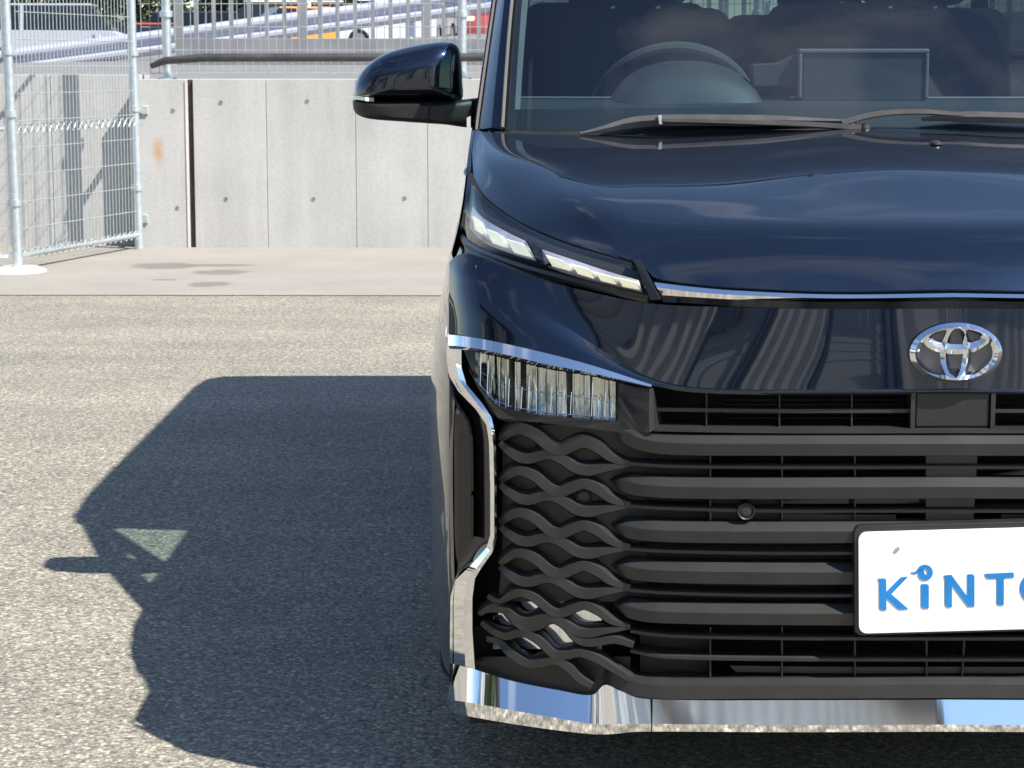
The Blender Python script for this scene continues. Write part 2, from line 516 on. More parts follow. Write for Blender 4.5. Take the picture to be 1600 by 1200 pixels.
# ------------------------------------------------------------------ wire mesh side gate
PA = at(28, 418, 9.85); PB = at(214, 250, 11.50)
ga = empty('mesh_gate', (PA.x, PA.y, 0)); tag(ga, 'open wire mesh gate leaf on round posts against the concrete wall', 'gate')
A = Vector((PA.x, PA.y, 0)); B = Vector((PB.x, PB.y, 0))
for k, P in enumerate((A, B)):
    m = MB(); lean = -.035 if k == 0 else -.02
    m.tube([(P.x, P.y, .005), (P.x + lean, P.y, 2.3)], .029, 14)
    p = obj('post', m, M['galv'], ga)
    for z in (.42, .95, 1.32):
        m = MB(); m.lathe([(-.022, .033), (-.02, .04), (.02, .04), (.022, .033)], (P.x + lean * z / 2.3, P.y, z), 'z', 14); obj('clamp', m, M['galv'], p)
m = MB(); wire_panel(m, A + Vector((.03, 0, 0)), B, .10, 2.2, .05, .155, .0027)
obj('wire_mesh', m, M['wire'], ga, smooth=False)
for z, r in ((.10, .016), (2.2, .016)):
    m = MB(); m.tube([(A.x, A.y, z), (B.x, B.y, z)], r, 8); obj('rail', m, M['galv'], ga)
for z in (.86, .10):      # rolled trellis-like stiffening band
    m = MB(); n = 60
    for s_ in (0, math.pi):
        m.tube([(A.x + (B.x - A.x) * i / n, A.y + (B.y - A.y) * i / n - .02 * math.cos(i * 1.1 + s_), z + .03 * math.sin(i * 1.1 + s_)) for i in range(n + 1)], .004, 4, False)
    obj('stiffener', m, M['wire'], ga)
for y in (172, 342):
    p = at(226, y, WY); m = MB(); m.box((p.x - .02, WY - .015, p.z - .03), (p.x + .025, WY, p.z + .03)); m.box((p.x - .05, WY - .10, p.z - .02), (p.x - .02, WY - .005, p.z + .02))
    obj('hinge', m, M['galv'], ga, smooth=False, bevel=.005)
p = at(20, 428, 9.8)
m = MB(); m.lathe([(-.05, .20), (.012, .20), (.03, .16), (.034, .001)], (PA.x - .03, PA.y, .0), 'z', 20)
o = obj('footing', m, M['paint_white'], ga)
# second leaf running out to the left of the near post
gb = empty('mesh_fence', (PA.x - 1, PA.y - .1, 0)); tag(gb, 'galvanised wire mesh fence panel running on from the near gate post', 'fence')
C0 = A + Vector((-.05, -.02, 0)); C1 = A + Vector((-2.2, -.25, 0))
m = MB(); wire_panel(m, C0, C1, .10, 2.2, .05, .155, .0027); obj('wire_mesh', m, M['wire'], gb, smooth=False)
m = MB(); m.tube([(C1.x, C1.y, 0), (C1.x, C1.y, 2.3)], .029, 14); obj('post', m, M['galv'], gb)
for z in (.10, .86):
    m = MB(); m.tube([(C0.x, C0.y, z), (C1.x, C1.y, z)], .014, 8); obj('rail', m, M['galv'], gb)

# ------------------------------------------------------------------ guard rail on the ramp
RY = 25.0
gr = empty('guard_rail', (-3, RY, 1.1)); tag(gr, 'corrugated steel guard rail climbing the ramp beyond the wall', 'guard rail')
def rail_z(X): return 1.46 + (X + 5.65) * .128
sec = [(0, .155), (.03, .15), (.075, .10), (.075, .065), (.005, .02), (.005, -.02), (.075, -.065), (.075, -.10), (.03, -.15), (0, -.155), (-.006, -.155), (.024, -.145), (.068, -.10), (.068, -.065), (0, -.025), (0, .025), (.068, .065), (.068, .10), (.024, .145), (-.006, .155)]
for i in range(5):
    x0 = -12 + 4 * i; x1 = x0 + 4.06; dy = .006 * (i % 2)
    m = MB(); m.sweep([(x0, RY - dy, rail_z(x0)), (x1, RY - dy, rail_z(x1))], sec); 
    b_ = obj('beam', m, M['rail'], gr)
    for k in (-1, 1):
        for q in (-.5, .5):
            X = x1 - .1; m = MB(); m.lathe([(-.012, .001), (-.012, .018), (0, .022)], (X + q * .12, RY - .02, rail_z(X) + .0 + k * .005), 'y', 8)
    m = MB(); X = x0 + 2; m.tube([(X, RY + .09, terrain_z(X, RY) - .1), (X, RY + .09, rail_z(X) + .2)], .06, 12); obj('post', m, M['rail'], gr)

# ------------------------------------------------------------------ parked vehicles in the far lot
def parked(X, Y, rot, col, label, cat, kind='hatch', name='parked_car'):
    z = terrain_z(X, Y)
    root = empty(name, (X, Y, z)); tag(root, label, cat, 'vehicles parked in the far lot')
    pm = plain('car_paint', col, .2, 0, .6, .04)
    T = Matrix.Translation((X, Y, z)) @ Matrix.Rotation(rot, 4, 'Z')
    def put(mb): mb.v = [tuple(T @ Vector(v)) for v in mb.v]; return mb
    if kind == 'hatch':
        low = [(-2.0, .35), (-2.05, .62), (-1.98, .80), (-1.0, .96), (1.9, .98), (2.02, .70), (1.98, .32)]
        roof = [(-1.05, .94), (-.25, 1.44), (1.35, 1.48), (1.95, .96)]; w = .84
    elif kind == 'van':
        low = [(-2.3, .35), (-2.36, .65), (-2.2, .95), (-1.75, 1.12), (2.2, 1.14), (2.25, .8), (2.22, .32)]
        roof = [(-1.8, 1.1), (-1.1, 1.86), (2.1, 1.92), (2.22, 1.12)]; w = .88
    else:
        low = [(-2.6, .45), (-2.62, .9), (-2.5, 1.2), (-1.1, 1.25), (-1.0, .95), (2.5, .95), (2.55, .7), (2.5, .5)]
        roof = [(-2.45, 1.18), (-2.2, 2.0), (-1.2, 2.05), (-1.05, 1.2)]; w = .95
    m = MB(); rows = []
    for yy, k in ((-w, .97), (-w + .06, 1), (0, 1.005), (w - .06, 1), (w, .97)):
        rows.append([(x * k, yy, .3 + (zz - .3) * k) for x, zz in low])
    m.grid([list(r) for r in rows], close=True); m.add(rows[0], [tuple(range(len(low)))]); m.add(rows[-1], [tuple(range(len(low)))])
    body = obj('body', put(m), pm, root, angle=50)
    m = MB(); wi = w - .17
    r2 = [[(x, s * ((w - .03) if i in (0, 3) else wi), zz) for i, (x, zz) in enumerate(roof)] for s in (-1, 1)]
    m.grid(r2); m.add(r2[0], [(0, 1, 2, 3)]); m.add(r2[1], [(0, 1, 2, 3)])
    obj('windows', put(m), M['car_glass'], root, smooth=False)
    m = MB(); x0, x1, zt = roof[1][0] - .03, roof[2][0] + .03, max(roof[1][1], roof[2][1])
    m.box((x0, -wi - .01, zt - .06), (x1, wi + .01, zt + .015)); obj('roof', put(m), pm, root, smooth=False, bevel=.03)
    for s in (-1, 1):
        for xp in (roof[1][0] * .35 + roof[2][0] * .65,):
            m = MB(); m.prism([(xp - .05, s * (wi + .004), zt - .03), (xp + .05, s * (wi + .004), zt - .03), (xp + .05, s * (w - .015), roof[0][1] - .02), (xp - .05, s * (w - .015), roof[0][1] - .02)], (0, s * .015, 0)); obj('pillar', put(m), pm, root, smooth=False)
    wb_ = 1.3 if kind == 'hatch' else 1.5
    for xw in (-wb_, wb_):
        for s in (-1, 1):
            m = MB(); m.lathe([(-.09, .2), (-.1, .3), (-.07, .32), (.07, .32), (.1, .3), (.09, .2)], (xw, s * (w - .07), .32), 'y', 20)
            ty = obj('wheel', put(m), M['tyre'], root)
            m = MB(); m.lathe([(0, .21), (s * .02, .20), (s * .03, .03), (s * .03, .001)], (xw, s * (w + .005), .32), 'y', 20); obj('rim', put(m), M['rim'], ty)
    for s in (-1, 1):
        m = MB(); m.box((-2.03 if kind == 'hatch' else -2.36, s * .55 - .18, .66), (-1.9 if kind == 'hatch' else -2.2, s * .55 + .18, .8)); obj('headlight', put(m), M['white_lens'], root, smooth=False, bevel=.02)
        m = MB(); m.box((1.95 if kind == 'hatch' else 2.15, s * .62 - .1, .75), (2.04 if kind == 'hatch' else 2.28, s * .62 + .1, .95)); obj('tail_light', put(m), M['lamp_red'], root, smooth=False, bevel=.02)
    return root
def gx(px, Y): return CAMX + (px - 800) / FPX * (Y - CAMY)
parked(gx(640, 62), 62, R(172), (.85, .86, .88), 'white hatchback parked below the raised end of the guard rail', 'car')
parked(gx(500, 66), 66, R(200), (.75, .32, .05), 'orange hatchback parked in the far lot', 'car')
parked(gx(440, 72), 72, R(10), (.70, .64, .55), 'beige van parked in the far lot', 'van', 'van', 'parked_van')
parked(gx(745, 58), 58, R(100), (.35, .06, .05), 'dark red hatchback parked nose-on in the far lot', 'car')
parked(gx(130, 70), 70, R(5), (.02, .022, .03), 'black hatchback parked in the far lot', 'car')
parked(gx(100, 66), 66, R(183), (.40, .42, .47), 'silver van parked in the far lot beyond the mesh gate', 'van', 'van', 'parked_van')
parked(gx(225, 76), 76, R(20), (.45, .05, .04), 'bright red hatchback parked in the far lot', 'car')
parked(gx(300, 80), 80, R(-12), (.05, .06, .10), 'navy van parked in the far lot', 'van', 'van', 'parked_van')
parked(gx(0, 74), 74, R(160), (.25, .27, .28), 'grey hatchback parked in the far lot', 'car')
parked(gx(1320, 64), 64, R(178), (.80, .80, .80), 'white pickup parked beyond the fence, seen through the van', 'truck', 'pickup', 'parked_truck')

# trees at the back of the lot
def leaf_mat(name, c):
    m, t, b = new_mat(name)
    oi = noise(t, coords(t), 3.0, 3)
    t.links.new(ramp(t, oi.outputs['Fac'], [(.3, tuple(k * .55 for k in c)), (.7, tuple(k * 1.3 for k in c))]), b.inputs['Base Color'])
    b.inputs['Roughness'].default_value = .6
    return m
M['leaf1'] = leaf_mat('leaf_green', (.05, .09, .025)); M['leaf2'] = leaf_mat('leaf_olive', (.09, .11, .03))
M['bark'] = plain('bark', (.09, .07, .05), .9, 0, 0, .3, 15)
def tree(X, Y, h, label, lm, seed, n=5000, z=None, low=.02):
    rnd = random.Random(seed)
    z = terrain_z(X, Y) if z is None else z
    root = empty('broadleaf_tree', (X, Y, z)); tag(root, label, 'tree', 'trees round the lot')
    m = MB(); m.tube([(X, Y, z - .1), (X + .1, Y, z + h * .3), (X - .05, Y, z + h * .6)], [.16, .12, .05], 8)
    clumps = []
    for _ in range(30):
        a = rnd.uniform(0, 6.28); zz = rnd.uniform(low, .9); rr = h * .30 * math.sin(math.pi * min(.97, zz * .85 + .14)) * rnd.uniform(.4, 1.1)
        c = Vector((X + rr * math.cos(a), Y + rr * math.sin(a), z + zz * h)); clumps.append((c, h * rnd.uniform(.09, .15)))
        m.tube([(X + .05, Y, z + h * min(.55, zz * .6)), tuple(c)], [.05, .015], 5)
    obj('trunk', m, M['bark'], root)
    m = MB()
    for _ in range(n):
        c, r = rnd.choice(clumps)
        d = Vector((rnd.gauss(0, 1), rnd.gauss(0, 1), rnd.gauss(0, .8))).normalized() * r * rnd.uniform(.4, 1.05)
        p = c + d; a = Vector((rnd.uniform(-1, 1), rnd.uniform(-1, 1), rnd.uniform(-.6, .6))).normalized(); b = a.cross(Vector((rnd.uniform(-1, 1), rnd.uniform(-1, 1), 1))).normalized()
        s = h * rnd.uniform(.016, .032)
        m.add([p - a * s, p + b * s * .5, p + a * s, p - b * s * .5], [(0, 1, 2, 3)])
    obj('crown', m, lm, root, smooth=False)
tree(gx(60, 92), 92, 8, 'dark green tree behind the silver van', M['leaf1'], 1)
tree(gx(210, 88), 88, 7, 'olive green tree behind the bright red hatchback', M['leaf2'], 2)
tree(gx(330, 94), 94, 8, 'dark green tree behind the navy van', M['leaf1'], 3)
tree(gx(470, 90), 90, 7.5, 'olive green tree behind the beige van', M['leaf2'], 4)
tree(gx(640, 95), 95, 8, 'dark green tree behind the white hatchback', M['leaf1'], 5)
tree(gx(-30, 88), 88, 8, 'dark green tree behind the grey hatchback', M['leaf1'], 7)
tree(gx(130, 96), 98, 9, 'tall dark green tree behind the black hatchback', M['leaf1'], 8)
tree(gx(555, 96), 99, 9, 'tall dark green tree behind the orange hatchback', M['leaf1'], 9)
tree(gx(400, 96), 103, 9, 'tall olive green tree between the navy and beige vans', M['leaf2'], 10)
tree(gx(780, 90), 90, 8, 'dark green tree behind the dark red hatchback', M['leaf1'], 6)

# ------------------------------------------------------------------ warehouse behind the photographer (seen mirrored in the paint and chrome)
M['cladding'] = plain('wall_cladding', (.74, .72, .68), .55, 0, 0, .06, 2)
M['door_grey'] = plain('roller_door', (.50, .52, .53), .5, 0, 0, .05, 2)
M['dark_frame'] = plain('dark_frame', (.05, .05, .055), .5)
wh = empty('warehouse', (-1, -14, 0)); tag(wh, 'warehouse with ribbed cladding and roller doors mirrored in the black paint', 'building')
FA = Matrix.Translation((-10.5, -1.6, 0)) @ Matrix.Rotation(math.atan2(-.8, .6), 4, 'Z')     # local x along the facade, y out of it
def fput(mb): mb.v = [tuple(FA @ Vector(v)) for v in mb.v]; return mb
HB = 5.6
def rib_wall(x0, x1, z0, z1):
    m = MB(); X = x0; prof = []
    while X < x1 - .30:
        prof += [(X, 0), (X + .22, 0), (X + .27, .16), (X + .50, .16), (X + .55, 0)]; X += .55
    prof.append((x1, 0))
    m.grid([[(a, b, z0) for a, b in prof], [(a, b, z1) for a, b in prof]])
    obj('cladding', fput(m), M['cladding'], wh, smooth=False)
doors = ((5.2, 8.2, 3.6), (11.5, 14.6, 3.8), (17.5, 21.5, 3.8))
e = 0
for a, b, h in doors:
    rib_wall(e, a, 0, HB); rib_wall(a, b, h, HB); e = b
rib_wall(e, 34, 0, HB)
for (a, b, h) in doors:
    for k in range(12):
        m = MB(); m.box((a, -.10, h * k / 12 + .004), (b, -.04 - .02 * (k % 2), h * (k + 1) / 12))
        obj('door_slat', fput(m), M['door_grey'], wh, smooth=False)
    m = MB(); m.box((a - .12, .17, 0), (a + .06, .24, h + .1)); m.box((b - .06, .17, 0), (b + .12, .24, h + .1)); m.box((a - .12, .171, h), (b + .12, .245, h + .25)); obj('door_frame', fput(m), M['dark_frame'], wh, smooth=False)
m = MB(); m.box((-.2, -9, HB), (34.2, .6, HB + .25)); obj('roof', fput(m), M['dark_frame'], wh, smooth=False)
m = MB(); m.box((0, -9, 0), (34, -.12, HB)); obj('hall', fput(m), M['door_grey'], wh, smooth=False)
tree(-6.6, -2.2, 4.2, 'leafy tree mirrored in the headlight lens', M['leaf1'], 11, 2200, 0)

# ================================================================== THE VAN
van = empty('minivan', (0, 2.3, 0))
tag(van, 'glossy black minivan with chrome trim and dummy plate', 'van')
V3 = Vector

# ---- front surface patches ------------------------------------------------
def px_row(pts, n):
    """row of (x, y, off) pixels on the front surface -> n points"""
    return [sf(x, y, o) for x, y, o in cr_curve(pts, n)]
def cr_rows(rows, m):
    cols = list(zip(*[[tuple(p) for p in r] for r in rows]))
    out = [cr_curve(c, m) for c in cols]
    return [[Vector(p) for p in r] for r in zip(*out)]
def full(row):
    """left half row, left -> centre, continued by its mirror image"""
    row = [V3(p) for p in row]
    row[-1].x = 0
    return row + [V3((-p.x, p.y, p.z)) for p in row[-2::-1]]
CX = 800 + .70 * FPX / (3.45 * math.cos(PITCH))          # about where the centreline falls
CX = 1497

# upper fascia: crease from the corner down to the grille
topr = [(702, 411, .034), (708, 403, .044), (720, 397, .05), (737, 397, .052), (775, 412, .052), (830, 433, .050), (900, 451, .042), (1015, 474, .022), (1150, 480, .006), (1300, 483, .0), (CX, 482, .0)]
crease = [(702, 423, .028), (712, 425, .029), (726, 430, .030), (742, 435, .030), (800, 464, .03), (870, 502, .028), (950, 553, .020), (1020, 591, .010), (1100, 606, .004), (1300, 609, .003), (CX, 607, .003)]
mid_c = [(702, 417, .031), (710, 413, .036), (723, 412, .040), (740, 416, .041), (788, 438, .041), (850, 468, .038), (925, 503, .030), (1018, 533, .015), (1125, 544, .004), (1300, 547, .0), (CX, 546, .0)]
bot = [(701, 521, .0), (712, 522, .0), (727, 525, .0), (744, 528, .0), (790, 537, .0), (850, 551, .0), (925, 571, .0), (1018, 602, .0), (1100, 614, .004), (1300, 617, .006), (CX, 615, .006)]
N = 60
rt, rm, rc, rb = (px_row(r, N) for r in (topr, mid_c, crease, bot))
m = MB()
m.grid([full(r) for r in cr_rows([rt, rm, rc], 14)])
def mixrow(a, b, t): return [V3(p).lerp(V3(q), t) for p, q in zip(a, b)]
low = cr_rows([rc, [p + V3((0, -.003, .002)) for p in mixrow(rc, rb, .5)], rb], 10)
m.grid([full(r) for r in low])
ret = [V3(p) + V3((0, .05, -.004)) for p in rb]
m.grid([full(rb), full(ret)])
obj('front_fascia', m, M['paint'], van, weld=True, angle=24)

# ---- hood -------------------------------------------------------------------
def H(x, y, Y): return at(x, y, Y)
def hood_row(r):
    yc = r[-1].y; zc = r[-1].z
    keep = [p for p in r[:-1] if p.x < -.10]
    a = keep[-1]
    return keep + [V3((0, min(yc, a.y), max(zc, a.z + .0)))]
rows = [
 [H(1004,414,.098), H(1010,420,.094), H(1022,433,.088), H(1080,443,.078), H(1150,449,.068), H(1300,455,.058), H(CX,452,.05)],
 [H(955,399,.135), H(966,399,.132), H(985,398,.132), H(1060,404,.120), H(1150,407,.110), H(1300,408,.100), H(CX,408,.095)],
 [H(893,381,.205), H(925,373,.200), H(958,364,.195), H(1040,357,.190), H(1150,355,.180), H(1300,355,.172), H(CX,355,.170)],
 [H(850,364,.275), H(885,350,.262), H(926,336,.250), H(1020,334,.245), H(1150,335,.235), H(1300,336,.230), H(CX,336,.230)],
 [H(808,344,.350), H(848,325,.340), H(898,306,.330), H(1000,305,.325), H(1150,306,.320), H(1300,308,.318), H(CX,308,.318)],
 [H(758,307,.495), H(800,287,.480), H(868,271,.470), H(980,270,.465), H(1150,269,.460), H(1300,266,.460), H(CX,264,.460)],
 [H(738,272,.640), H(765,252,.625), H(825,243,.620), H(960,243,.610), H(1150,240,.610), H(1300,236,.605), H(CX,234,.605)],
 [H(738,236,.760), H(757,227,.755), H(806,226,.750), H(940,226,.730), H(1150,222,.720), H(1300,218,.720), H(CX,216,.715)],
 [H(742,203,.900), H(758,206,.890), H(799,209,.880), H(920,211,.850), H(1150,207,.830), H(1300,203,.825), H(CX,201,.820)],
]
def hood_sample(r, n=60):
    r = hood_row(r); xc = r[2].x; x0 = r[0].x
    tab = r + [V3((-r[-2].x, r[-2].y, r[-2].z))]
    ty = [(p.x, p.y) for p in tab]; tz = [(p.x, p.z) for p in tab]; out = []
    for i in range(n):
        t = i / (n - 1)
        x = x0 + (xc - x0) * t / .3 if t < .3 else xc * (1 - (t - .3) / .7)
        out.append((x, smooth_interp(ty, x), smooth_interp(tz, x)))
    return out
rows = [hood_sample(r) for r in rows]
g_ = cr_rows(rows, 60)
for _ in range(9):
    g2 = [list(r) for r in g_]
    for i in range(1, len(g_) - 1):
        for j in range(len(g_[0])): g2[i][j] = g_[i][j] * .5 + (g_[i-1][j] + g_[i+1][j]) * .25
    g_ = g2
m = MB(); m.grid([full(r) for r in g_])
lead = full(g_[0])
m.grid([lead, [p + V3((0, .012, -.012)) for p in lead], [p + V3((0, .06, -.012)) for p in lead]])
rear = full(g_[-1]); m.grid([rear, [p + V3((0, .004, -.012)) for p in rear], [p + V3((0, .03, -.03)) for p in rear]])
obj('hood', m, M['paint'], van, weld=True, angle=40)

# washer nozzle on the hood
p = H(1462, 224, .66); m = MB(); m.lathe([(0, .012), (.004, .011), (.007, .006), (.008, .001)], (p.x, p.y, p.z - .002), 'z', 14); obj('washer_nozzle', m, M['plastic'], van)

# chrome strip across the leading edge and the black gap under it
strip_t = [(1022, 441, .022), (1080, 448, .020), (1150, 454, .018), (1300, 460, .016), (CX, 458, .016)]
strip_m = [(1026, 449, .004), (1080, 456, .003), (1150, 461, .002), (1300, 466, .002), (CX, 464, .002)]
strip_b = [(1033, 461, .010), (1080, 464, .009), (1150, 468, .008), (1300, 472, .008), (CX, 470, .008)]
a_, b_, c_ = (full(px_row(r, 40)) for r in (strip_t, strip_m, strip_b))
m = MB(); m.grid([a_, b_]); m.grid([b_, c_]); m.grid([c_, [p + V3((0, .03, 0)) for p in c_]]); m.grid([[p + V3((0, .03, 0)) for p in a_], a_])
obj('chrome_strip', m, M['chrome'], van, angle=20)
gap_b = [(1036, 472, .018), (1080, 474, .018), (1150, 479, .018), (1300, 483, .018), (CX, 482, .018)]
top_b = [(1000, 410, .06), (1080, 440, .05), (1150, 446, .05), (1300, 452, .05), (CX, 450, .05)]
a_ = full(px_row(top_b, 30)); b_ = full(px_row(gap_b, 30))
m = MB(); m.grid([a_, [p + V3((0, .01, 0)) for p in full(px_row(strip_b, 30))], b_, [p + V3((0, .05, -.01)) for p in b_]])
obj('strip_backing', m, M['gloss'], van)

# ---- slim upper lamps ---------------------------------------------------------
UP = [(735, 272, .64), (741, 288, .575), (758, 309, .495), (808, 346, .350), (850, 366, .275), (893, 383, .205), (955, 401, .135), (1004, 416, .098), (1040, 428, .09)]
LO = [(722, 368, .60), (732, 380, .50), (760, 396, .38), (808, 414, .27), (850, 426, .20), (893, 438, .145), (955, 453, .105), (1017, 467, .07), (1040, 472, .065)]
def drl_Y(x, y):
    yu = smooth_interp([(a, b) for a, b, c in UP], x); Yu = smooth_interp([(a, c) for a, b, c in UP], x)
    yl = smooth_interp([(a, b) for a, b, c in LO], x); Yl = smooth_interp([(a, c) for a, b, c in LO], x)
    t = (y - yu) / max(1e-3, yl - yu)
    return Yu + (Yl - Yu) * t - .042 * math.sin(math.pi * min(1, max(0, t)))
def drl(x, y, off=0): return at(x, y, drl_Y(x, y) + off)
def drl_poly(poly, off, th, sub=6):
    pts = []
    for (a, b) in zip(poly, poly[1:] + poly[:1]):
        for k in range(sub): pts.append((a[0] + (b[0] - a[0]) * k / sub, a[1] + (b[1] - a[1]) * k / sub))
    m = MB(); m.prism([drl(x, y, off) for x, y in pts], (0, th, 0)); return m
def pair(name, mb, mat, parent=None, **kw):
    """the part on the driver's side and its mirror image"""
    a = obj(name, mb, mat, parent[0] if parent else van, **kw)
    b = obj(name, mb.mirrored(), mat, parent[1] if parent else van, **kw)
    return a, b
def drl_strip(upper, lower, off0, n=40, ns=8):
    u = cr_curve(upper, n); l = cr_curve(lower, n)
    return [[drl(a[0] + (b[0] - a[0]) * k / ns, a[1] + (b[1] - a[1]) * k / ns, off0) for a, b in zip(u, l)] for k in range(ns + 1)]
upx = [(735, 274), (741, 289), (758, 310), (808, 347), (850, 367), (893, 384), (955, 402), (990, 412)]
lox = [(723, 367), (733, 379), (760, 394), (808, 412), (850, 424), (893, 436), (955, 451), (1014, 465)]
m = MB(); m.grid(drl_strip(upx, lox, .030)); lampb = pair('position_lamp', m, M['plastic2'])
for n_, up_, lo_, mat_, off_ in (('lamp_frame', [(738, 322), (757, 342), (795, 364), (822, 377)], [(733, 356), (755, 378), (800, 397), (838, 408)], M['lamp_frame'], .020),
                         ('lamp_frame', [(842, 388), (890, 404), (950, 424), (998, 438)], [(858, 418), (898, 432), (955, 447), (1004, 458)], M['lamp_frame'], .020)):
    m = MB(); m.grid(drl_strip(up_, lo_, off_, 16, 3)); pair(n_, m, mat_, lampb)
for poly in ([(738, 338), (748, 345), (756, 368), (742, 359)], [(760, 358), (779, 365), (792, 388), (769, 380)], [(792, 374), (818, 382), (832, 403), (803, 395)],
             [(853, 399), (880, 408), (892, 424), (863, 416)], [(893, 413), (921, 421), (929, 436), (903, 428)], [(931, 426), (956, 433), (964, 445), (939, 439)], [(966, 435), (993, 441), (1000, 453), (973, 448)]):
    pair('lamp_segment', drl_poly(poly, .004, .014), M['drl'], lampb, smooth=False)
pair('lamp_divider', drl_poly([(824, 374), (842, 381), (862, 416), (842, 411)], .010, .016), M['gloss'], lampb, smooth=False)
m = MB(); m.grid(drl_strip(upx, lox, 0)); pair('lens', m, M['clear'], lampb)
rim = [(723, 367), (733, 379), (760, 394), (808, 412), (850, 424), (893, 436), (955, 451), (1014, 465)]
m = MB(); m.sweep([drl(x, y + 3, .004) for x, y in cr_curve(rim, 40)], [(.004, .006), (.006, 0), (.004, -.006), (-.03, -.006), (-.03, .006)])
pair('lamp_bezel', m, M['plastic'], lampb)
m = MB(); m.sweep([drl(x, y - 2, .008) for x, y in cr_curve(upx, 40)], [(.002, .004), (.002, -.004), (-.03, -.004), (-.03, .004)])
pair('lamp_seal', m, M['void'], lampb)
m = MB(); m.prism([at(988, 405, .088), at(1004, 410, .086), at(1034, 469, .048), at(1016, 469, .05)], (0, .05, 0))
pair('lamp_end_blade', m, M['gloss'], lampb, smooth=False, bevel=.002)

m = MB()
sh0 = [sf(x, y, o_) for x, y, o_ in cr_curve([(702, 411, .034), (708, 403, .044), (720, 397, .05), (737, 397, .052), (775, 412, .052), (830, 433, .050), (900, 451, .042), (1015, 474, .022)], 30)]
sh0 = [p + V3((.006 * (1 - i / 29), .006, -.004)) for i, p in enumerate(sh0)]
sh1 = [drl(x, y + 4, .02) for x, y in cr_curve([(724, 368), (735, 382), (775, 400), (830, 420), (900, 438), (1015, 466)], 30)]
m.grid([sh0, sh1]); pair('lamp_shelf', m, M['gloss'])
# ---- sides of the body ------------------------------------------------------------
WZ = [(.16, .835), (.22, .845), (.35, .852), (.60, .855), (.72, .848), (.80, .836), (.88, .821), (.95, .801), (1.02, .789), (1.12, .779)]
KY = [(.19, .932), (.215, .945), (.28, .963), (.34, .974), (.42, .984), (.6, .997), (.85, 1.0), (3.7, 1.0), (4.2, .985), (4.45, .96), (4.58, .91)]
def side_x(Y, z): return -smooth_interp(WZ, z) * smooth_interp(KY, Y)
ZT = [(.19, .915), (.30, .912), (.45, .902), (.56, .905), (.59, .935), (.615, .985), (.65, 1.048), (.76, 1.082), (.90, 1.115), (1.1, 1.13), (4.58, 1.14)]
ZB = [(.19, .20), (.40, .19), (.6, .19), (1.3, .19), (4.2, .2), (4.58, .30)]
AX = (.93, 3.78); AR = .365
Ys = [.195, .205, .22, .24, .27, .31, .36, .42, .48, .53, .56, .58, .60, .62, .64, .66, .70, .74, .78, .82, .86, .9, .94, .98, 1.02, 1.06, 1.1, 1.14, 1.18, 1.22, 1.26, 1.3, 1.36, 1.45, 1.55, 1.7, 1.9, 2.2, 2.5, 2.8, 3.1, 3.3] + [3.4 + .04 * i for i in range(20)] + [4.25, 4.32, 4.4, 4.48, 4.54, 4.58]
NZ = 34
m = MB(); idx = {}
for i, Y in enumerate(Ys):
    zt, zb = interp(ZT, Y), interp(ZB, Y)
    for j in range(NZ + 1):
        z = zb + (zt - zb) * j / NZ; Yp = Y
        idx[i, j] = len(m.v); m.v.append([Yp, z])
inside = {}
for k, (Y, z) in enumerate(m.v):
    inside[k] = any(math.hypot(Y - a, z - .32) < AR for a in AX)
keep = []
for i in range(len(Ys) - 1):
    for j in range(NZ):
        q = (idx[i, j], idx[i+1, j], idx[i+1, j+1], idx[i, j+1])
        if not all(inside[k] for k in q): keep.append(q)
used = set(k for q in keep for k in q)
for k in used:
    if inside[k]:
        Y, z = m.v[k]
        a = min(AX, key=lambda a: abs(Y - a)); d = math.hypot(Y - a, z - .32)
        m.v[k] = [a + (Y - a) / d * AR, .32 + (z - .32) / d * AR]
m.v = [(side_x(Y, z), Y, z) for Y, z in m.v]; m.f = keep
# rim of the wheel arches turned inwards
for a in AX:
    arc = [(a + AR * math.cos(t), .32 + AR * math.sin(t)) for t in [R(-20) + R(220) * k / 30 for k in range(31)]]
    m.grid([[(side_x(Y, z), Y, z) for Y, z in arc], [(side_x(Y, z) + .06, Y, z) for Y, z in arc]])
side_l = MB(); side_l.v = list(m.v); side_l.f = list(m.f)
sides = pair('body_side', side_l, M['paint'], angle=40)
m = MB(); e0 = [drl(735 - 12 * k / 8, 274 + 93 * k / 8, 0) for k in range(9)]
e1_ = [V3((side_x(p.y + .03, p.z) + .003, p.y + .03, p.z)) for p in e0]
m.grid([[p + V3((0, .004, 0)) for p in e0], [p.lerp(q, .5) + V3((-.002, -.006, 0)) for p, q in zip(e0, e1_)], e1_, [p + V3((.01, .08, 0)) for p in e1_]]); pair('lamp_cheek', m, M['paint'], lampb)
# door seams as thin dark grooves, handles
for Yd in (1.28, 2.32, 3.35):
    mm = MB(); mm.tube([(side_x(Yd, z) + .001, Yd, z) for z in [.3 + .05 * k for k in range(17)]], .003, 5); pair('door_seam', mm, M['void'], sides)
for Yd in (2.12, 2.5):
    mm = MB(); mm.tube([(side_x(Yd, .98) + .005, Yd - .10, .98), (side_x(Yd, .98) - .012, Yd - .08, .98), (side_x(Yd, .98) - .012, Yd + .08, .98), (side_x(Yd, .98) + .005, Yd + .10, .98)], .012, 8); pair('door_handle', mm, M['paint'], sides)
# fender edge roll between the lamp and the hood
edge = [H(741, 203, .90), H(737, 236, .76), H(736, 268, .645)]
m = MB(); e1 = cr_curve([tuple(p) for p in edge], 14)
m.grid([e1, [(-abs(side_x(p[1], interp(ZT, p[1]))) , p[1], interp(ZT, p[1])) for p in e1]])
pair('fender_edge', m, M['paint'], sides)
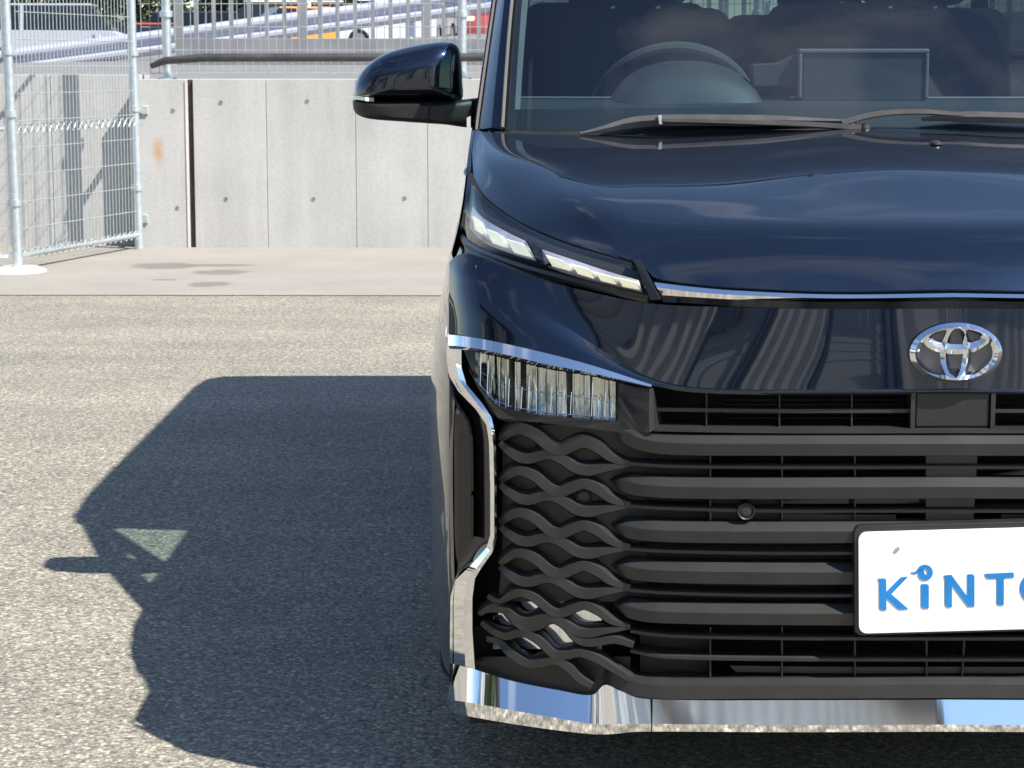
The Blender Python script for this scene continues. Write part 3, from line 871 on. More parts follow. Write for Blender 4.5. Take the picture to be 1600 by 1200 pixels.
# wheel houses, floor pan
m = MB(); m.box((-.78, .20, .19), (.78, 4.45, .30)); obj('underbody', m, M['void'], van, smooth=False)
for a in AX:
    m = MB(); arc = [(a + AR * math.cos(t), .32 + AR * math.sin(t)) for t in [R(-25) + R(230) * k / 20 for k in range(21)]]
    m.grid([[(-.81, Y, z) for Y, z in arc], [(-.52, Y, z) for Y, z in arc]]); m.add([(-.52, Y, z) for Y, z in arc], [tuple(range(21))])
    pair('wheel_liner', m, M['void'])
# wheels
for a in AX:
    m = MB(); m.lathe([(-.09, .215), (-.105, .24), (-.105, .29), (-.085, .315), (0, .322), (.085, .315), (.105, .29), (.105, .24), (.09, .215)], (-.735, a, .322), 'x', 36)
    tyres = pair('wheel', m, M['tyre'])
    m = MB(); m.lathe([(.06, .215), (-.07, .22), (-.085, .205), (-.06, .19), (.02, .185)], (-.735, a, .322), 'x', 36)
    for k in range(10):
        t = 2 * math.pi * k / 10; c, s = math.cos(t), math.sin(t); w = .018
        m.prism([(-.80, a + .03 * c - w * s, .322 + .03 * s + w * c), (-.80, a + .03 * c + w * s, .322 + .03 * s - w * c), (-.81, a + .2 * c + w * .7 * s, .322 + .2 * s - w * .7 * c), (-.81, a + .2 * c - w * .7 * s, .322 + .2 * s + w * .7 * c)], (.02, 0, 0))
    m.lathe([(-.075, .001), (-.075, .05), (-.05, .055)], (-.735, a, .322), 'x', 24)
    pair('rim', m, M['rim'], tyres)

# ---- greenhouse -----------------------------------------------------------------
def gx_side(z): return -(.782 - (z - 1.12) * .135) if z > 1.12 else -.782
WS_B = [(0, .845, 1.122), (-.25, .852, 1.121), (-.50, .878, 1.119), (-.64, .915, 1.117), (-.715, .960, 1.116)]
WS_T = [(0, 1.70, 1.80), (-.25, 1.706, 1.798), (-.45, 1.725, 1.79), (-.59, 1.755, 1.776), (-.632, 1.78, 1.765)]
wb_row = [V3(p) for p in cr_curve(WS_B[::-1], 24)]; wt_row = [V3(p) for p in cr_curve(WS_T[::-1], 24)]
def ws(i, t):
    p = wb_row[i].lerp(wt_row[i], t); b = math.sin(math.pi * t) * .03
    return p + V3((-.012 * math.sin(math.pi * t) * abs(p.x) / .7, -b, b))
nv = 24
grid_ws = [[ws(i, k / nv) for i in range(24)] for k in range(nv + 1)]
m = MB(); m.grid([full(r) for r in grid_ws]); obj('windshield', m, M['glass'], van)
# black ceramic band round the glass
m = MB()
fr = [full([p + V3((0, .004, -.002)) for p in r]) for r in (grid_ws[0], [ws(i, .025) for i in range(24)], [ws(i, .055) for i in range(24)])]
m.grid(fr)
frc = [full([p + V3((0, .004, -.002)) for p in [ws(i, t) for i in range(24)]]) for t in (.93, .97, 1.0)]
m.grid(frc)
colL = [[ws(0, k / nv).lerp(ws(1, k / nv), q) + V3((0, .004, -.002)) for k in range(nv + 1)] for q in (0, .5, .9)]
mm = MB(); mm.grid(colL); mm.with_mirror(); m.add(mm.v, mm.f)
obj('glass_border', m, M['void'], van)
# front pillars: glossy cover, weather strip
pl_in = [ws(0, k / nv) for k in range(nv + 1)]
def pillar_out(p): return V3((gx_side(p.z) + .012, p.y + .07 * (1 - .3 * (p.z - 1.1)), p.z - .005))
m = MB(); m.grid([[p + V3((-.004, .004, 0)) for p in pl_in], [p.lerp(pillar_out(p), .4) + V3((-.004, -.012, .006)) for p in pl_in], [p.lerp(pillar_out(p), .8) + V3((-.004, -.006, .003)) for p in pl_in], [pillar_out(p) for p in pl_in], [pillar_out(p) + V3((.02, .06, 0)) for p in pl_in], [p + V3((.0, .05, -.02)) for p in pl_in]])
pil = pair('front_pillar', m, M['paint'])
m = MB(); m.tube([p + V3((-.004, -.006, .004)) for p in pl_in], .0035, 6); pair('weather_strip', m, M['trim_grey'], pil)
m = MB(); m.tube([pillar_out(p) + V3((-.002, -.006, .002)) for p in pl_in], .0035, 6); pair('pillar_trim', m, M['trim_grey'], pil)
# inner pillar lining
m = MB(); m.grid([[p + V3((.012, .03, -.01)) for p in pl_in], [p + V3((.028, .05, -.02)) for p in pl_in], [p + V3((.0, .075, -.02)) for p in pl_in]]); pair('pillar_lining', m, M['pillar_trim'], pil)
# second pillar behind the quarter glass
def bar_between(p, q, w, d=.03):
    p, q = V3(p), V3(q); m = MB()
    m.prism([p + V3((0, -w, 0)), p + V3((0, w, 0)), q + V3((0, w, 0)), q + V3((0, -w, 0))], (d, 0, 0)); return m
def side_pt(Y, z): return V3((gx_side(z), Y, z))
for (y0, y1, w) in ((1.40, 1.86, .035), (2.33, 2.33, .06), (3.40, 3.36, .06), (4.36, 4.22, .13)):
    mm = bar_between(side_pt(y0, 1.12), side_pt(y1, 1.79), w); pair('pillar', mm, M['gloss'], sides, smooth=False, bevel=.004)
def pane(name, quad, mat):
    m = MB(); pts = [side_pt(*q) + V3((.008, 0, 0)) for q in quad]; m.add(pts, [tuple(range(len(pts)))]); return pair(name, m, mat, sides, smooth=False)
pane('quarter_window', [(1.08, 1.125), (1.39, 1.125), (1.85, 1.785), (1.80, 1.785)], M['side_glass'])
pane('front_window', [(1.41, 1.125), (2.32, 1.125), (2.32, 1.79), (1.87, 1.79)], M['side_glass'])
pane('sliding_door_window', [(2.34, 1.125), (3.39, 1.125), (3.35, 1.79), (2.34, 1.79)], M['privacy'])
pane('rear_quarter_window', [(3.41, 1.125), (4.35, 1.125), (4.21, 1.78), (3.37, 1.79)], M['privacy'])
m = MB(); m.sweep([(gx_side(1.13) - .004, Y, 1.128) for Y in (1.1, 1.5, 2.5, 3.5, 4.35)], [(.0, .012), (.008, .008), (.008, -.012), (0, -.016)], nrm=(-1, 0, 0)); pair('belt_moulding', m, M['chrome'], sides)
# roof shell
def roof_row(Y, h, wf, zed):
    out = []
    for k in range(21):
        s = -1 + k / 20
        x = s * wf; out.append(V3((x, Y + .05 * s * s * (1 if Y < 2 else 0), zed + (h - zed) * (1 - abs(s) ** 2.6))))
    return out
rr = [roof_row(1.69, 1.802, .668, 1.760), roof_row(1.80, 1.838, .684, 1.764), roof_row(2.1, 1.868, .694, 1.778), roof_row(2.8, 1.888, .695, 1.782), roof_row(3.6, 1.885, .692, 1.782), roof_row(4.3, 1.862, .680, 1.775), roof_row(4.56, 1.835, .665, 1.765), roof_row(4.62, 1.80, .65, 1.755)]
rr = cr_rows(rr, 40)
m = MB(); m.grid([full(r) for r in rr])
o = obj('roof', m, M['paint'], van, angle=50)
m = MB(); m.grid([full([p + V3((.01 if p.x < -.1 else 0, 0, -.035)) for p in r]) for r in rr]); obj('headliner', m, M['headliner'], o)
mm = MB(); mm.sweep([(-.668, 1.74, 1.752), (-.682, 1.90, 1.770), (-.688, 2.15, 1.782), (-.688, 2.6, 1.785), (-.685, 3.3, 1.785), (-.685, 4.3, 1.785), (-.67, 4.5, 1.78), (-.64, 4.58, 1.77)], [(.01, .02), (.02, -.02), (-.04, -.03), (-.04, .01)], nrm=(-1, 0, 0)); mm.with_mirror(); obj('roof_side_rail', mm, M['paint'], o)
# tailgate
def tg(Y0, z): return Y0
m = MB()
rows = [[V3((x * .82 / .82, Yb + .03 * (1 - (x / .8) ** 2), z)) for x in [-w + w * k / 10 for k in range(11)]] for (z, Yb, w) in ((.22, 4.50, .77), (.40, 4.60, .80), (.60, 4.60, .80), (.95, 4.59, .79), (1.12, 4.57, .775))]
m.grid([full(r) for r in rows]); tgate = obj('tailgate', m, M['paint'], van)
m = MB()
rows = [[V3((x, Yb + .02 * (1 - (x / .8) ** 2), z)) for x in [-w + w * k / 10 for k in range(11)]] for (z, Yb, w) in ((1.12, 4.57, .70), (1.45, 4.52, .665), (1.765, 4.45, .63))]
m.grid([full(r) for r in rows]); obj('rear_window', m, M['rear_glass'], tgate)
mm = bar_between((-.74, 4.50, 1.10), (-.66, 4.42, 1.78), .10, .06); pair('rear_pillar', mm, M['paint'], smooth=False, bevel=.01)
m = MB(); m.box((-.775, 4.44, .75), (-.68, 4.60, 1.10)); pair('tail_lamp', m, M['lamp_red'], smooth=False, bevel=.02)

# ---- cowl and wipers -------------------------------------------------------------------
m = MB()
cw = [V3(p) for p in cr_curve([(-.735, .935, 1.098), (-.64, .90, 1.103), (-.50, .865, 1.108), (-.25, .842, 1.112), (0, .835, 1.112)], 20)]
m.grid([full([p + V3((0, -.03, -.03)) for p in cw]), full([p + V3((0, .004, .004)) for p in cw]), full([p + V3((0, .02, .014)) for p in cw]), full([p + V3((0, .08, .0)) for p in cw])]); obj('cowl', m, M['plastic2'], van)
def wiper(blade, arm, hub):
    m = MB(); bl = [at(x, y, Y) for x, y, Y in cr_curve(blade, 24)]
    m.sweep(bl, [(.012, .010), (.014, .0), (.008, -.012), (-.01, -.012), (-.012, .008)], [.3 + .7 * min(1, 4 * i / 23, 4 * (23 - i) / 23) for i in range(24)])
    b = obj('wiper_blade', m, M['wiper'], van)
    m = MB(); ar = [at(x, y, Y) for x, y, Y in cr_curve(arm, 16)]
    m.sweep(ar, [(.014, .007), (.014, -.004), (-.004, -.008), (-.006, .007)], [.85 - .3 * i / 15 for i in range(16)]); obj('arm', m, M['wiper'], b)
    p = at(*hub); m = MB(); m.lathe([(-.012, .001), (-.010, .007), (-.004, .010), (.02, .010)], p, 'y', 14); obj('hub_cap', m, M['plastic'], b)
wiper([(906, 209, .85), (940, 202, .855), (985, 191, .862), (1035, 187, .862), (1150, 187, .855), (1320, 189, .85)], [(1345, 200, .83), (1250, 194, .835), (1120, 190, .84), (1035, 188, .85)], (1352, 201, .832))
wiper([(1440, 186, .845), (1500, 182, .845), (1600, 184, .845), (1760, 188, .86)], [(1315, 193, .835), (1352, 182, .835), (1392, 176, .835), (1450, 175, .835), (1490, 178, .84), (1600, 182, .84)], (1330, 195, .835))
m = MB(); m.tube([at(1030, 180, .845), at(1032, 194, .845)], .004, 6); obj('wiper_clip', m, M['galv'], van)

# ---- door mirrors ---------------------------------------------------------------------------
def outline_loft(outline, Y0, rings, c):
    """outline in pixels at depth Y0; rings (dY, scale)"""
    base = [at(x, y, Y0) for x, y, _ in cr_curve([(a, b, 0) for a, b in outline + outline[:1]], 49)][:-1]
    cc = at(*c, Y0); m = MB(); rows = []
    for dY, s in rings: rows.append([cc + (p - cc) * s + V3((0, dY, 0)) for p in base])
    o = 0; m.grid(rows, close=True); n = len(base)
    m.f.append(tuple(range(n))); m.f.append(tuple(range((len(rows) - 1) * n, len(rows) * n)))
    return m
cap = [(551, 158), (552, 140), (558, 122), (572, 103), (600, 84), (640, 72), (685, 65), (706, 66), (716, 74), (720, 90), (722, 125), (721, 157), (690, 158), (620, 159)]
m = outline_loft(cap, 1.47, [(-.072, .30), (-.068, .55), (-.056, .76), (-.036, .91), (-.010, .985), (.015, 1.0), (.050, .99), (.058, .96)], (650, 125))
mir = pair('door_mirror', m, M['paint'], angle=60)
lowc = [(551, 157), (553, 172), (560, 180), (580, 186), (630, 190), (690, 194), (752, 197), (754, 156), (720, 156), (640, 156)]
m = outline_loft(lowc, 1.47, [(-.066, .55), (-.052, .82), (-.030, .95), (-.006, 1.0), (.03, 1.0), (.045, .9)], (650, 175))
pair('mirror_base', m, M['plastic2'], mir, angle=50)
m = MB(); q = [at(x, y, 1.53) for x, y in ((560, 155), (565, 115), (610, 88), (700, 74), (714, 90), (714, 155))]; m.prism(q, (0, .004, 0)); pair('mirror_glass', m, M['chrome'], mir, smooth=False)
m = MB(); m.sweep([at(x, y, Y) for x, y, Y in ((551.5, 150, 1.50), (553, 151, 1.465), (560, 153, 1.43), (574, 155, 1.41))], [(.006, .004), (.006, -.004), (-.02, -.004), (-.02, .004)]); pair('turn_signal', m, M['white_lens'], mir)
m = MB(); m.box((-.80, 1.43, 1.115), (-.755, 1.53, 1.165)); pair('mirror_foot', m, M['plastic2'], mir, smooth=False, bevel=.008)
m = MB(); m.tube([at(671, 160, 1.40), at(669, 193, 1.405)], .0018, 5); pair('mirror_joint', m, M['void'], mir)

# ---- grille -----------------------------------------------------------------------------------
def bar_path(pts, n=40): return full(px_row(pts, n))
def lens_scale(n, k0, ramp_n):
    s = [k0 + (1 - k0) * min(1, i / ramp_n) ** .85 for i in range(n)]; return s + s[-2::-1]
SEC_BAR = [(-.045, .015), (-.012, .017), (.004, .005), (0, -.016), (-.045, -.013)]
grille = MB()
backing_poly = [(742, 640), (770, 650), (960, 612), (1015, 606), (CX, 606)]
# dark panel closing the nose behind the grille
m = MB()
rows = [px_row([(735, y, .12), (800, y, .12), (900, y, .13), (1000, y, .16), (1200, y, .17), (CX, y, .17)], 24) for y in (540, 620, 700, 850, 1000, 1130)]
m.grid([full(r) for r in rows]); gb_ = obj('nose_panel', m, M['void'], van)
m = MB()     # radiator fins hinted behind the upper slot
for k in range(6):
    y = 625 + k * 7; m.sweep(bar_path([(1130, y, .14), (1230, y, .14)], 4)[:4], [(0, .001), (0, -.001), (-.01, -.001), (-.01, .001)])
obj('cooler_fins', m, M['plastic2'], gb_)
thick = [
 [(957, 668, .03), (975, 676, .012), (1005, 690, .0), (1060, 696, -.004), (1200, 697, -.006), (CX, 697, -.006)],
 [(953, 749, .03), (972, 754, .012), (1005, 761, 0), (1060, 764, -.004), (1200, 765, -.006), (CX, 764, -.006)],
 [(955, 819, .03), (974, 824, .012), (1005, 830, 0), (1060, 833, -.004), (1200, 834, -.006), (CX, 833, -.006)],
 [(956, 882, .03), (975, 887, .012), (1005, 893, 0), (1060, 896, -.004), (1200, 898, -.006), (CX, 898, -.006)],
 [(958, 943, .03), (977, 949, .012), (1008, 957, 0), (1060, 960, -.004), (1200, 962, -.006), (CX, 963, -.006)],
]
for t_ in thick:
    m = MB(); P = bar_path(t_, 60); m.sweep(P, SEC_BAR, lens_scale(60, .10, 5)); obj('grille_bar', m, M['plastic'], van, angle=18, bevel=.0012, segs=1)
thin = [[(975, 723, .012), (1040, 728, .006), (1200, 730, .004), (CX, 730, .004)], [(975, 790, .012), (1040, 794, .006), (1200, 798, .004), (CX, 798, .004)],
        [(975, 857, .012), (1040, 861, .006), (1200, 864, .004), (CX, 864, .004)], [(975, 921, .012), (1040, 926, .006), (1200, 930, .004), (CX, 930, .004)],
        [(985, 986, .012), (1040, 993, .006), (1200, 997, .004), (CX, 998, .004)], [(985, 1017, .02), (1040, 1026, .012), (1200, 1030, .01), (CX, 1031, .01)]]
for t_ in thin:
    m = MB(); m.sweep(bar_path(t_, 30), [(-.04, .004), (-.004, .0045), (0, .002), (0, -.003), (-.04, -.004)]); obj('grille_slat', m, M['plastic'], van, angle=25)
m = MB(); m.sweep(bar_path([(936, 1048, .045), (960, 1060, .02), (1012, 1077, .0), (1200, 1078, -.004), (CX, 1077, -.004)], 50), [(-.06, .014), (-.014, .016), (0, .008), (.002, -.014), (-.06, -.016)], lens_scale(50, .9, 6)); obj('lower_lip', m, M['plastic'], van, angle=18)
# small vertical ribs
for x in (1110, 1222, 1336, 1448):
    for (y0, y1, o_) in ((712, 750, .012), (780, 820, .012), (980, 1064, .018)):
        m = MB(); a = sf(x, y0, o_); b = sf(x, y1, o_); m.prism([a + V3((-.0012, 0, 0)), a + V3((.0012, 0, 0)), b + V3((.0012, 0, 0)), b + V3((-.0012, 0, 0))], (0, .06, 0)); pair('grille_rib', m, M['plastic'], smooth=False)
# blanked cells: behind T2 left, centre, edges
def blank(x0, x1, y0, y1, off, mat='plastic2', n=8):
    m = MB(); m.grid([px_row([(x0, y, off), (x1, y, off)], n) for y in (y0, y1)]); return m
for q in ((1000, 1108, 708, 750, .05), (1000, 1108, 778, 820, .05), (1112, 1222, 778, 820, .035), (1000, 1340, 848, 884, .05), (1000, 1340, 912, 948, .05), (1222, 1400, 804, 818, .02), (1000, 1108, 990, 1066, .06)):
    pair('grille_blank', blank(*q), M['plastic2'])
for (y0, y1) in ((706, 752), (774, 822)):
    a = sf(1448, y0, .012); b = sf(1448, y1, .012); m = MB(); m.box((a.x, a.y, b.z), (-a.x, a.y + .02, a.z)); obj('centre_blank', m, M['plastic'], van, smooth=False)
m = MB(); a = full(px_row([(1140, 1040, .03), (1300, 1042, .028), (CX, 1042, .028)], 12)); b = full(px_row([(1150, 1050, .03), (1300, 1052, .028), (CX, 1052, .028)], 12)); m.grid([a, b]); obj('lower_beam', m, M['plastic'], van)
# upper slot
a_ = px_row([(1020, 608, .004), (1035, 664, .02)], 6)
m = MB(); m.prism([sf(1014, 607, -.002), sf(1021, 607, .0), sf(1036, 664, .05), sf(1022, 672, .0), sf(1014, 676, -.002)], (0, .03, 0)); pair('slot_end', m, M['plastic'], smooth=False)
m = MB(); m.sweep(bar_path([(1027, 640, .02), (1200, 642, .018), (1428, 642, .018)], 20)[:20], [(-.03, .004), (0, .003), (0, -.003), (-.03, -.003)]); pair('slot_slat', m, M['plastic'])
m = MB(); m.sweep(bar_path([(1022, 671, .004), (1200, 674, .002), (CX, 674, .002)], 20), [(-.06, .006), (0, .003), (0, -.003), (-.06, -.004)]); obj('slot_floor', m, M['plastic'], van)
for x in (1104, 1218, 1331):
    m = MB(); a = sf(x, 612, .022); b = sf(x, 670, .022); m.prism([a + V3((-.001, 0, 0)), a + V3((.001, 0, 0)), b + V3((.001, 0, 0)), b + V3((-.001, 0, 0))], (0, .03, 0)); pair('slot_rib', m, M['plastic'], smooth=False)
a = sf(1432, 612, .008); b = sf(1432, 668, .008); m = MB(); m.box((a.x, a.y, b.z), (-a.x, a.y + .05, a.z)); cb = obj('camera_cover', m, M['plastic2'], van, smooth=False, bevel=.002)
m = MB(); a = sf(1424, 612, .004); b = sf(1424, 670, .004); m.box((a.x, a.y, b.z), (a.x + .007, a.y + .05, a.z)); pair('cover_edge', m, M['plastic'], (cb, cb), smooth=False)

# wave lattice beside the bars
SEC_W = [(-.032, .0145), (-.010, .0118), (.000, .0070), (.000, -.0085), (-.007, -.0115), (-.032, -.0125)]
pitch = [0, 64.5, 130, 193, 255]
for k in range(5):
    A_ = 695 + pitch[k]; C_ = 712 + pitch[k]; d_ = A_ - 695
    ev = [(781, 688), (797, 676), (815, 671), (838, 681), (860, 699), (876, 704), (894, 697), (913, 691), (933, 699), (956, 716), (985, 724)]
    od = [(781, 691), (795, 704), (812, 714), (828, 716), (845, 711), (862, 710), (880, 718), (900, 731), (920, 735), (945, 731), (985, 725)]
    if k == 4:
        ev = [(748, 692), (765, 680), (785, 672), (800, 674)] + [(815, 674)] + ev[3:]
        ev = [(762, 676), (780, 685), (797, 676), (815, 671)] + ev[5:]
        od = [(752, 700), (772, 697), (790, 700)] + [(812, 714)] + od[3:]
    for pts, dz in ((ev, 0), (od, 0)):
        path = [sf(x, y + d_, .006 + o_) for x, y, o_ in cr_curve([(x, y, .012 if x < 790 else (0 if x < 960 else .004)) for x, y in pts], 44)]
        sc = [.62 + .38 * min(1, i / 8) if i < 22 else 1 - .55 * max(0, (i - 32) / 11) for i in range(44)]
        if k == 4: sc = [q * .82 for q in sc]
        m = MB(); m.sweep(path, SEC_W, sc); pair('grille_wave', m, M['plastic'], angle=30)
for pts in ([(748, 960), (768, 948), (785, 951), (800, 965), (820, 980), (840, 978), (862, 968), (882, 976), (905, 1000), (925, 1004), (960, 1000), (990, 1008)],
            [(752, 972), (768, 985), (790, 994), (805, 990), (822, 990), (845, 1003), (865, 1022), (885, 1024), (905, 1020), (930, 1028), (960, 1046), (985, 1062)],
            [(760, 998), (780, 1003), (800, 1022), (825, 1037), (845, 1036), (868, 1032), (888, 1042), (905, 1060), (925, 1072)]):
    path = [sf(x, y, o_ + .006) for x, y, o_ in cr_curve([(x, y, .01 if x < 790 else 0) for x, y in pts], 44)]
    m = MB(); m.sweep(path, SEC_W, [.82 * (.65 + .35 * min(1, i / 8) - .3 * max(0, (i - 34) / 9)) for i in range(44)]); pair('grille_wave', m, M['plastic'], angle=30)
# closed floor of the lattice cells, open slots lower down show bright metal
m = MB(); m.grid([px_row([(xl, y, .034), (860, y, .028), (940, y, .028), (975, y, .036), (1010, y, .050)], 16) for xl, y in ((785, 664), (785, 760), (785, 860), (780, 925), (775, 940))]); pair('lattice_floor', m, M['plastic2'])
m = MB(); m.grid([px_row([(770, y, .05 + dd), (800, y, .044 + dd), (860, y, .038 + dd), (940, y, .034 + dd)], 12) for y, dd in ((938, .0), (975, .0), (1014, .0))]); pair('deflector_plate', m, M['chrome'])
m = MB(); m.grid([px_row([(742, y, .05), (800, y, .044), (940, y, .036), (985, y, .036)], 12) for y in (1026, 1062, 1092)]); pair('lattice_foot', m, M['plastic2'])
# parking sensors
for (x, y, off, r) in ((912, 777, .022, .0115), (1166, 799, .0, .0125)):
    p = sf(x, y, off); m = MB(); m.lathe([(.02, r * 1.15), (.0, r * 1.15), (-.002, r * 1.05), (-.001, r * .92), (.002, r * .88), (.001, r * .8), (0, r * .4), (0, .0005)], p, 'y', 24); pair('parking_sensor', m, M['plastic'])

# ---- chrome frame of the lamp and corner -------------------------------------------------
def lin_row(pts, n):
    tot = len(pts) - 1; return [sf(*[a + (b - a) * (i * tot / (n - 1) - min(tot - 1, int(i * tot / (n - 1)))) for a, b in zip(pts[min(tot - 1, int(i * tot / (n - 1)))], pts[min(tot - 1, int(i * tot / (n - 1))) + 1])]) for i in range(n)]
def ribbon(edges, n=60, back=.035, lin=False):
    rows = [(lin_row if lin else px_row)(e, n) for e in edges]; m = MB()
    for a, b in zip(rows, rows[1:]): m.grid([a, b])
    m.grid([rows[-1], [p + V3((0, back, 0)) for p in rows[-1]]]); m.grid([[p + V3((0, back, 0)) for p in rows[0]], rows[0]])
    for e in (0, -1):
        m.add([r[e] for r in rows] + [rows[-1][e] + V3((0, back, 0)), rows[0][e] + V3((0, back, 0))], [tuple(range(len(rows) + 2))])
    return m
m = ribbon([[(699, 523, -.003), (715, 524, -.003), (760, 531, -.003), (850, 551, -.003), (925, 571, -.003), (1018, 601, -.001)],
            [(701, 540, -.015), (718, 541, -.015), (763, 548, -.015), (850, 568, -.015), (925, 583, -.012), (1018, 604.5, -.004)],
            [(703, 545, -.004), (720, 546, -.004), (764, 552, -.004), (850, 573, -.004), (925, 586, -.004), (1018, 606, .0)]])
pair('chrome_brow', m, M['chrome'], angle=20)
colL = [(698, 536), (698, 560), (701, 586), (716, 611), (744, 640), (760, 664), (764, 690), (766, 760), (766, 836), (760, 856), (735, 884), (712, 906), (704, 932), (703, 985), (703, 1036)]
colR = [(721, 546), (721, 575), (729, 601), (754, 631), (768, 652), (773, 676), (775, 700), (776, 760), (776, 842), (770, 862), (753, 886), (742, 904), (738, 935), (738, 985), (742, 1046)]
colM = [(a + (c - a) * .62, b + (d - b) * .62) for (a, b), (c, d) in zip(colL, colR)]
m = ribbon([[(x, y, .004) for x, y in colL], [(x, y, -.004) for x, y in colM], [(x, y, .002) for x, y in colR]], 85, lin=True)
pair('chrome_column', m, M['chrome'], angle=30)
r0 = [(703, 1030, .020), (742, 1046, .028), (800, 1064, .03), (870, 1078, .03), (925, 1086, .026), (945, 1070, .018), (968, 1079, .018), (1010, 1092, .018), (1250, 1094, .018), (CX, 1093, .018)]
r1 = [(700, 1093, -.004), (742, 1099, -.004), (800, 1110, -.004), (870, 1122, -.004), (925, 1131, -.002), (950, 1132, 0), (980, 1131, .001), (1012, 1131, .001), (1250, 1133, .001), (CX, 1132, .001)]
r2 = [(701, 1113, .004), (742, 1121, .004), (800, 1131, .004), (870, 1141, .004), (925, 1147, .006), (955, 1147, .007), (985, 1144, .007), (1012, 1143, .007), (1250, 1144, .007), (CX, 1143, .007)]
N0 = 82
q0, q1, q2 = (px_row(r, N0) for r in (r0, r1, r2))
m = MB(); m.grid([full(q0), full(q1)]); m.grid([full(q1), full(q2)]); m.grid([full(q2), full([p + V3((0, .06, .006)) for p in q2])]); m.grid([full([p + V3((0, .05, 0)) for p in q0]), full(q0)])
cb2 = obj('chrome_bumper_blade', m, M['chrome'], van, angle=20)
m = MB(); a = sf(1017, 1091, -.0015 + .009); b = sf(1018, 1143, -.001); m.tube([a, sf(1018, 1131, -.0005), b], .0012, 5); pair('blade_seam', m, M['void'], (cb2, cb2))
m = MB(); m.grid([full([p + V3((0, .012, .004)) for p in q2]), full([p + V3((0, .05, -.012)) for p in q2]), full([p + V3((0, .25, -.02)) for p in q2])]); obj('valance', m, M['void'], van)
# dark pocket between chrome column and body side
lft = [(702, 524), (702, 560), (702, 600), (702, 650), (702, 700), (702, 770), (702, 840), (702, 890), (703, 925), (703, 990), (702, 1040), (701, 1112)]
rgt = [(705, 528), (705, 562), (716, 606), (752, 646), (768, 690), (770, 770), (770, 838), (738, 882), (712, 910), (708, 990), (708, 1040), (705, 1112)]
m = MB(); ns = 10
rws = []
for k in range(ns + 1):
    t = k / ns
    dpt = .022 * math.sin(math.pi * min(1, t * 1.0)) * 1.0
    rws.append([sf(a[0] + (b[0] - a[0]) * t, a[1] + (b[1] - a[1]) * t, .004 + dpt * min(1, (b[0] - a[0]) / 40)) for a, b in zip(cr_curve(lft, 60), cr_curve(rgt, 60))])
m.grid(rws); pair('corner_pocket', m, M['gloss'], angle=40)
m = MB(); m.sweep([sf(x, y, .012) for x, y in cr_curve([(694 + 8, 585), (712, 625), (730, 655), (735, 672), (737, 690), (738, 760), (738, 840)], 30)], [(.004, .002), (.004, -.002), (-.02, -.004), (-.02, .004)]); pair('pocket_edge', m, M['gloss'])

# ---- main headlamp -----------------------------------------------------------------------
def fprism(poly, off, th, sub=4):
    pts = []
    for a, b in zip(poly, poly[1:] + poly[:1]):
        for k in range(sub): pts.append((a[0] + (b[0] - a[0]) * k / sub, a[1] + (b[1] - a[1]) * k / sub))
    m = MB(); m.prism([sf(x, y, off) for x, y in pts], (0, th, 0)); return m
hu = [(724, 546), (764, 553), (850, 574), (925, 587), (990, 602), (1014, 607)]
hl = [(748, 607), (778, 654), (835, 660), (905, 668), (965, 676), (1014, 680)]
def hl_pt(s, t, off):
    a = cr_curve(hu, 41)[int(round(s * 40))]; b = cr_curve(hl, 41)[int(round(s * 40))]
    return sf(a[0] + (b[0] - a[0]) * t, a[1] + (b[1] - a[1]) * t, off)
hu_c = cr_curve(hu, 41); hl_c = cr_curve(hl, 41)
def hrow(t, off): return [sf(a[0] + (b[0] - a[0]) * t, a[1] + (b[1] - a[1]) * t, off) for a, b in zip(hu_c, hl_c)]
m = MB(); m.grid([hrow(t, .07) for t in (0, .3, .6, 1)]); head = pair('headlight', m, M['void'])
# polished vertical facets of the reflector
rnd = random.Random(5); m = MB(); x = 737
def lamp_bottom(x): return interp([(737, 585), (748, 603), (776, 634), (850, 648), (966, 656)], x)
while x < 962:
    w = rnd.choice((2.2, 3, 3.5, 4.5, 6, 9)); yt = smooth_interp([(a, b) for a, b in hu], x) + 2; ybm = lamp_bottom(x)
    o1 = .036 + rnd.uniform(-.003, .003); o2 = o1 + w * .001 * rnd.uniform(-.42, .30); bow = rnd.uniform(-.0008, .0008); tlt = rnd.uniform(-.005, .004)
    rows_ = []
    for k in range(7):
        t = k / 6; y = yt + (ybm - yt) * t; j = tlt * t + .005 * math.sin(math.pi * t)
        rows_.append([sf(x, y, o1 + j), sf(x + w * .5, y, (o1 + o2) / 2 + bow + j), sf(x + w - .35, y, o2 + j)])
    if rnd.random() < .97: m.grid(rows_)
    x += w
pair('reflector', m, M['reflector'], head, angle=25)
for x0, x1 in ((742, 800), (806, 866), (872, 930), (936, 962)):      # thin clear light guides with bright edges
    m = MB()
    for yk, off_ in ((.96, .018), (.55, .024)):
        path = [sf(x, smooth_interp([(a, b) for a, b in hu], x) + (lamp_bottom(x) - smooth_interp([(a, b) for a, b in hu], x)) * yk, off_) for x in (x0, (x0 + x1) / 2, x1)]
        m.tube(path, .0011 if yk > .9 else .0007, 5)
    for x in (x0 + 8, x0 + 19, x1 - 6): m.tube([sf(x, lamp_bottom(x) - 2, .018), sf(x + 2, lamp_bottom(x) - rnd.uniform(30, 56), .020)], .0008, 5)
    pair('light_guide', m, M['satin'], head)
m = MB(); m.grid([hrow(t, .002 - .004 * math.sin(math.pi * t)) for t in [k / 8 for k in range(9)]]); pair('lens', m, M['clear'], head)
bez = [(730, 572), (748, 603), (776, 636), (850, 650), (966, 658), (966, 599), (1013, 608), (1014, 679), (965, 675), (905, 667), (835, 659), (779, 653), (747, 607)]
